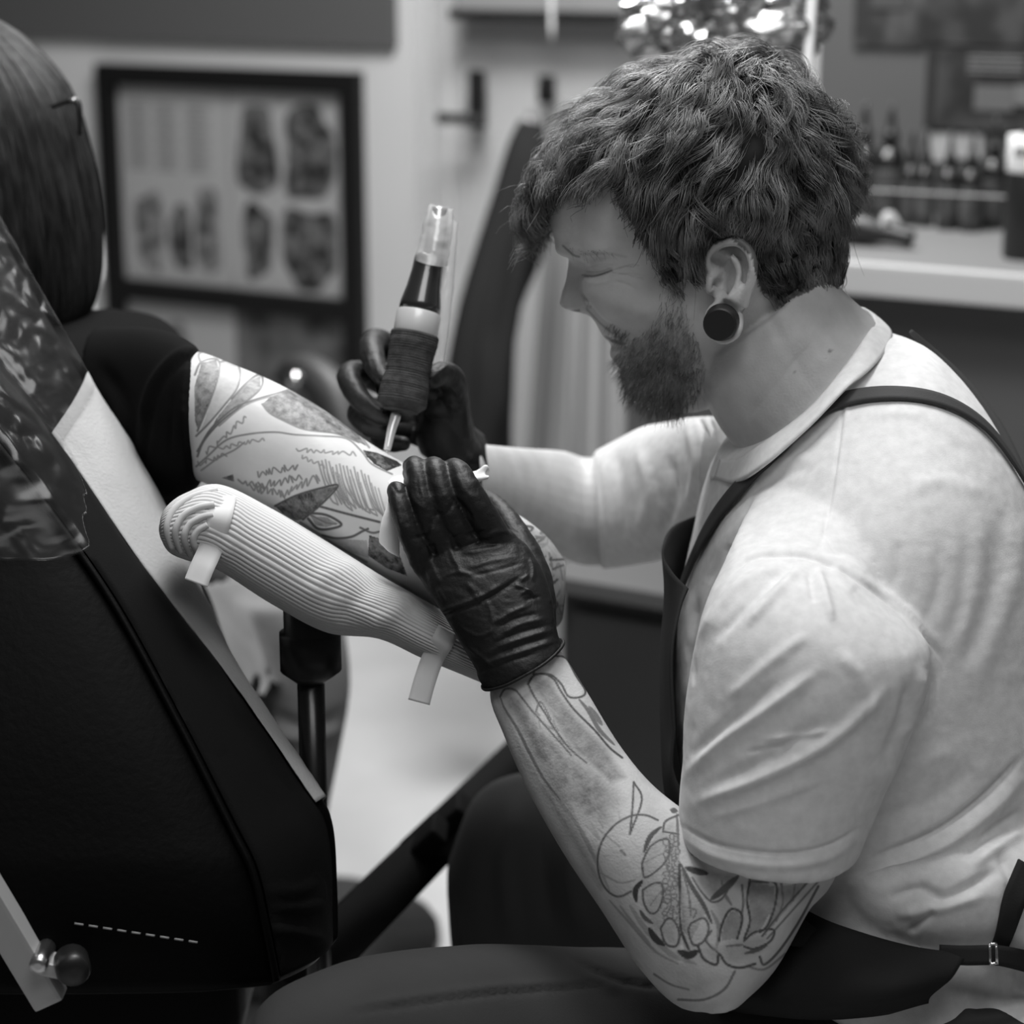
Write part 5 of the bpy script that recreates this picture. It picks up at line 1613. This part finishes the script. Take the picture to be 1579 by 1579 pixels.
zig(250, 560, 410, 410, 16, 10, 12, .8, .5)
zig(220, 600, 330, 560, 12, 8, 10, .8, .5)
zig(300, 540, 480, 500, 14, 8, 8, .8, .45)
zig(450, 640, 610, 610, 18, 12, 14, .8, .55)
zig(460, 690, 620, 650, 18, 10, 18, .9, .55)
zig(430, 690, 560, 720, 16, 8, 16, .9, .5)
zig(540, 720, 700, 650, 16, 10, 18, .9, .5)
zig(610, 545, 830, 560, 18, 10, 8, .8, .5)
zig(620, 570, 720, 610, 10, 8, 8, .8, .45)
zig(380, 670, 480, 690, 10, 8, 10, 1.0, .5)
for i in range(15):                                    # long fur strokes
    x_, y_ = 690 + 14 * i, 590 + 3.5 * i + r2.uniform(-14, 14)
    CL.append((z5((x_, y_), (x_ + 18, y_ + 60 + r2.uniform(0, 30)), (x_ + 50, y_ + 120 + r2.uniform(0, 40)), (x_ + 78, y_ + 170)), .8, .5))
    CL.append((z5((x_ + 78, y_ + 170), (x_ + 60, y_ + 120), (x_ + 40, y_ + 50)), .8, .42))
for i in range(46):                                    # elbow ornament
    x_, y_ = r2.uniform(790, 865), r2.uniform(800, 950)
    CL.append(([(x_, y_), (x_ + r2.uniform(-18, 18), y_ + r2.uniform(-14, 14)), (x_ + r2.uniform(-24, 24), y_ + r2.uniform(-20, 20))], 1.6, r2.uniform(.45, .75)))
CF_ = [(z5((205, 430), (203, 300), (230, 202), (290, 190), (300, 230), (268, 340), (218, 470)), .5), (z5((302, 202), (350, 195), (380, 230), (370, 300), (320, 370), (225, 480), (270, 350)), .2), (z5((290, 420), (350, 345), (420, 272), (463, 254), (464, 300), (400, 360), (300, 440), (240, 510), (216, 560)), .46),
       (z5((470, 365), (500, 337), (570, 312), (640, 332), (740, 392), (830, 462), (880, 530), (840, 510), (760, 480), (640, 466), (560, 430), (500, 400)), .55), (z5((865, 545), (920, 555), (1000, 588), (1018, 605), (960, 628), (910, 600), (880, 570)), .9),
       (z5((520, 765), (600, 727), (700, 697), (765, 687), (700, 758), (635, 816), (600, 822), (550, 795)), .55), (z5((890, 880), (940, 895), (1010, 960), (1040, 1040), (960, 1010), (885, 960)), .62), (z5((690, 870), (760, 895), (880, 900), (890, 970), (780, 935)), .28),
       (z5((660, 805), (720, 808), (770, 835), (720, 848), (680, 840)), .4), (z5((310, 655), (355, 640), (360, 670)), .5), ([(800, 800), (880, 830), (885, 960), (840, 990), (820, 900)], .3, 14)]
CL = [(a, w_ + .35, min(v_ * 1.25, .9)) for a, w_, v_ in CL]
CF_ = [(f[0], min(f[1] * 1.4, .95)) + tuple(f[2:]) for f in CF_]
kink = paint(KV, KF, CL, CF_, seed=5)
body2 = obj('body', KV, KF, ink_mat('client_skin', .67, .02, .45, bump=(260, .15, .0006), noise=(40, .05)), cl, fix=False)
attr(body2, 'ink', kink)
M_TOP = mat('black_jersey', .004, .9, bump=(600, .3, .0006), spec=.08)
c = MB()
c.loft([(30, 492, 175, 484, 1.99, .06), (-20, 525, 262, 508, 1.93, .1), (-60, 600, 300, 590, 1.90, .12), (-80, 720, 300, 745, 1.90, .13), (-80, 850, 262, 840, 1.92, .14), (-60, 940, 318, 930, 1.95, .15), (-40, 1030, 352, 1030, 1.98, .16), (-20, 1120, 395, 1110, 2.0, .16)], 34, 44)
c.loft([(150, 505, 160, 770, 1.86, .09), (225, 505, 230, 772, 1.79, .075), (275, 516, 272, 768, 1.75, .068), (305, 535, 306, 752, 1.722, .063)], 18, 40)
TV2, TF2 = remesh(*c.data(), .004, 5)
TV2 = creases(TV2, TF2, [([(330, 553), (285, 555), (245, 600), (225, 680), (215, 760)], 6, -2), ([(322, 545), (280, 545), (238, 590), (215, 660)], 8, 4), ([(265, 600), (262, 700)], 3, -1.5), ([(150, 560), (200, 640), (180, 740)], 12, -4), ([(290, 545), (292, 640), (294, 740)], 4, 1.5)])
obj('black_top', TV2, TF2, M_TOP, cl, fix=False)
# hair: a smooth fall of straight strands
hr = [(-110, 10, -40, 12, 2.0, .03), (-190, 60, 35, 62, 2.0, .085), (-230, 140, 98, 138, 2.0, .11), (-240, 235, 130, 235, 2.0, .115), (-240, 335, 146, 335, 2.0, .115), (-230, 420, 148, 418, 2.0, .11), (-200, 478, 138, 470, 2.0, .1), (-180, 520, 118, 505, 2.0, .085)]
HGc = rings(hr, 60, 60, 2.2)
hairc = MB().grid(HGc, close_u=True, cap=True).build('hair', mat('client_hair_base', .006, .7, spec=.1), cl)
fine = rings(hr, 26, 720, 2.2)
cenf = fine.mean(1, keepdims=True)
out = []
r3 = np.random.default_rng(11)
js = r3.integers(0, 720, 9000)
js = js[(np.sin(2 * np.pi * js / 720) < .35)]
for lay, j in enumerate(js):
    f_ = r3.uniform(.985, 1.025) + .010 * math.sin(j * .35) + .006 * math.sin(j * .9 + 1)
    dr_ = np.linspace(0, 1, 26) ** 1.3 * (14 + r3.normal() * 5)
    i0_ = np.floor(dr_).astype(int)
    w0_ = (dr_ - i0_)[:, None]
    col_ = fine[np.arange(26), (j + i0_) % 720] * (1 - w0_) + fine[np.arange(26), (j + i0_ + 1) % 720] * w0_
    st_ = cenf[:, 0] + (col_ - cenf[:, 0]) * f_
    out.append(st_)
sv, sf_ = strands([np.array(out)], .0004)
fast_obj('hair_strands', sv, sf_, hair_mat('client_hair', .004, .03, .45, 130, .06), hairc)
gl = MB()
gl.tube([P(80, 165, 1.93), P(104, 156, 1.93), P(118, 155, 1.93), P(123, 172, 1.93), P(124, 208, 1.935)], [.002, .0026, .003, .0026, .002], 24, 10)
gl.build('glasses_temple', M_BLK, cl)
MB().tube([P(107, 155, 1.927), P(116, 154, 1.927)], .0022, 4, 8).build('temple_tip', M_STEEL, cl)
# jeans leg seen below the arm rest
j = MB()
j.loft([(180, 940, 330, 1120, 2.05, .09), (300, 900, 420, 1080, 2.25, .09), (380, 890, 470, 1060, 2.38, .085)], 14, 30)
j.loft([(340, 895, 500, 905, 2.38, .09), (360, 960, 528, 960, 2.38, .09), (385, 1060, 540, 1060, 2.38, .08), (400, 1160, 522, 1170, 2.38, .07), (410, 1260, 505, 1260, 2.38, .06), (420, 1340, 500, 1340, 2.38, .055)], 24, 30)
JV, JF = remesh(*j.data(), .006, 6)
JV = creases(JV, JF, [([(365, 930), (400, 1010), (420, 1100)], 4, 4), ([(420, 1100), (470, 1120), (530, 1100)], 8, -5), ([(410, 1130), (470, 1140), (525, 1125)], 8, 5)])
obj('jeans', JV, JF, mat('denim', .16, .9, noise=(20, .15), bump=(700, .3, .0005)), cl, fix=False)
sh_ = MB()
f0 = P(455, 1330, 2.38)
sh_.tube([f0 * np.array([1, 1, 0]) + Z3 * .045 + np.array([-.02, -.02, 0]), f0 * np.array([1, 1, 0]) + Z3 * .045 + np.array([.03, .06, 0]), f0 * np.array([1, 1, 0]) + Z3 * .035 + np.array([.08, .16, 0])], [.045, .045, .032], 16, 16)
sh_.build('shoe', M_BLK, cl)
MB().tube([f0, f0 * np.array([1, 1, 0]) + Z3 * .06], [.042, .04], 6, 18).build('sock', M_BLK, cl)
adopt(cl)
# ================================================================== machine and towel
AX0, AX1 = P(619, 625, 1.70), P(678, 317, 1.715)
ax_ = unit(AX1 - AX0)
PX = 1.70 / FPX
pos = lambda y: AX0 + (AX1 - AX0) * ((625 - y) / 308.0)
tmach = thing('tattoo_machine', P(605, 690, 1.69), 'pen tattoo machine with wrapped grip held upright in the black glove', 'tattoo machine')
L_ = np.linalg.norm(AX1 - AX0)
h_ = lambda y: (625 - y) / 308.0 * L_
prof = []
for i in range(100):
    y = 634 - 118 * i / 99
    r_ = np.interp(y, [516, 530, 545, 575, 600, 622, 634], [36.5, 37, 35, 33.5, 37, 38, 26]) * PX
    prof.append((r_ + .00055 * (i % 3 < 2) + .0002 * math.sin(i * 1.7 + math.sin(i)), h_(y)))
gv, gfc = MB().lathe(AX0, prof, 48, ax_).data()
M_WRAP = mat('grip_bandage', .07, .95, noise=(120, .35), bump=(900, .8, .0012), spec=.1)
obj('grip_wrap', gv, gfc, M_WRAP, tmach)
sharp(MB().lathe(AX0, [(33 * PX, h_(517)), (34.5 * PX, h_(513)), (34.5 * PX, h_(486)), (33 * PX, h_(482))], 40, ax_).build('collar_ring', mat('pale_ring', .62, .35, .1, coat=.5), tmach), 30)
bp = [(32.5 * PX, h_(483)), (32 * PX, h_(470)), (27 * PX, h_(445)), (24 * PX, h_(420)), (23.2 * PX, h_(400)), (22 * PX, h_(396)), (10 * PX, h_(395))]
MB().lathe(AX0, bp, 40, ax_).build('motor_barrel', mat('glossy_barrel', .06, .3, .7, coat=1.0), tmach)
M_CLEAR = bpy.data.materials.new('clear_sleeve')
M_CLEAR.use_nodes = True
bs = M_CLEAR.node_tree.nodes['Principled BSDF']
bs.inputs['Base Color'].default_value = (.75, .75, .75, 1)
bs.inputs['Roughness'].default_value = .12
bs.inputs['Alpha'].default_value = .45
bs.inputs['Specular IOR Level'].default_value = .9


def film_tube(name, rows, wr, seed, seg=40, n=40, flat=.62):
    G_ = rings(rows, n, seg)
    v_ = G_.reshape(-1, 3)
    c_ = G_.mean(1, keepdims=True)
    dd = np.abs(noise3(v_, 90, seed, 2)).reshape(G_.shape[:2]) * wr
    G_ = G_ + unit(G_ - c_) * dd[..., None]
    return MB().grid(G_, close_u=True).build(name, M_CLEAR, tmach)


film_tube('clear_sleeve', [(641, 400, 689, 410, 1.708, .0125), (648, 372, 694, 382, 1.71, .012), (656, 340, 698, 348, 1.712, .010), (662, 314, 699, 322, 1.715, .005)], .002, 3)
film_tube('clear_sleeve', [(662, 500, 684, 560, 1.71, .004), (668, 470, 694, 490, 1.712, .006), (680, 420, 700, 430, 1.716, .007), (686, 370, 704, 375, 1.72, .006), (690, 334, 706, 344, 1.722, .003)], .0012, 5)
MB().tube([P(667, 398, 1.708), P(674, 355, 1.711), P(678, 322, 1.714)], [.0085, .008, .0075], 12, 20).build('rear_cap', mat('pale_cap', .5, .25, .5), tmach)
MB().tube([P(611, 640, 1.698), P(604, 662, 1.693), P(597, 694, 1.688)], [.0042, .0036, .0028], 14, 16).build('needle_tube', mat('needle_steel', .72, .3, .4), tmach)
MB().tube([P(597, 694, 1.688), P(595.5, 701, 1.686)], [.0012, .0004], 4, 8).build('needle', M_STEEL, tmach)
adopt(tmach)
tw = MB()
tw.loft([(583, 836, 616, 860, 1.603, .006), (588, 805, 616, 826, 1.600, .008), (598, 770, 618, 790, 1.603, .008), (600, 738, 640, 750, 1.62, .006), (640, 730, 655, 760, 1.632, .005), (690, 728, 700, 765, 1.64, .005), (728, 726, 738, 744, 1.645, .006)], 40, 24)
tw.loft([(722, 730, 736, 742, 1.645, .005), (738, 722, 748, 734, 1.642, .003), (748, 714, 756, 720, 1.64, .002)], 10, 14)
tw.loft([(722, 735, 736, 745, 1.642, .005), (742, 733, 744, 742, 1.638, .003), (754, 731, 756, 739, 1.636, .002)], 10, 14)
wv2, wf2 = remesh(*tw.data(), .0016, 3)
wv2 = wv2 + normals(wv2, wf2) * (noise3(wv2, 120, 7, 2) * .0008)[:, None]
tow = obj('paper_towel', wv2, wf2, mat('white_towel', .85, .95, spec=.1), None, fix=False)
tag(tow, 'folded white paper towel held under the fingers of the near glove', 'towel')
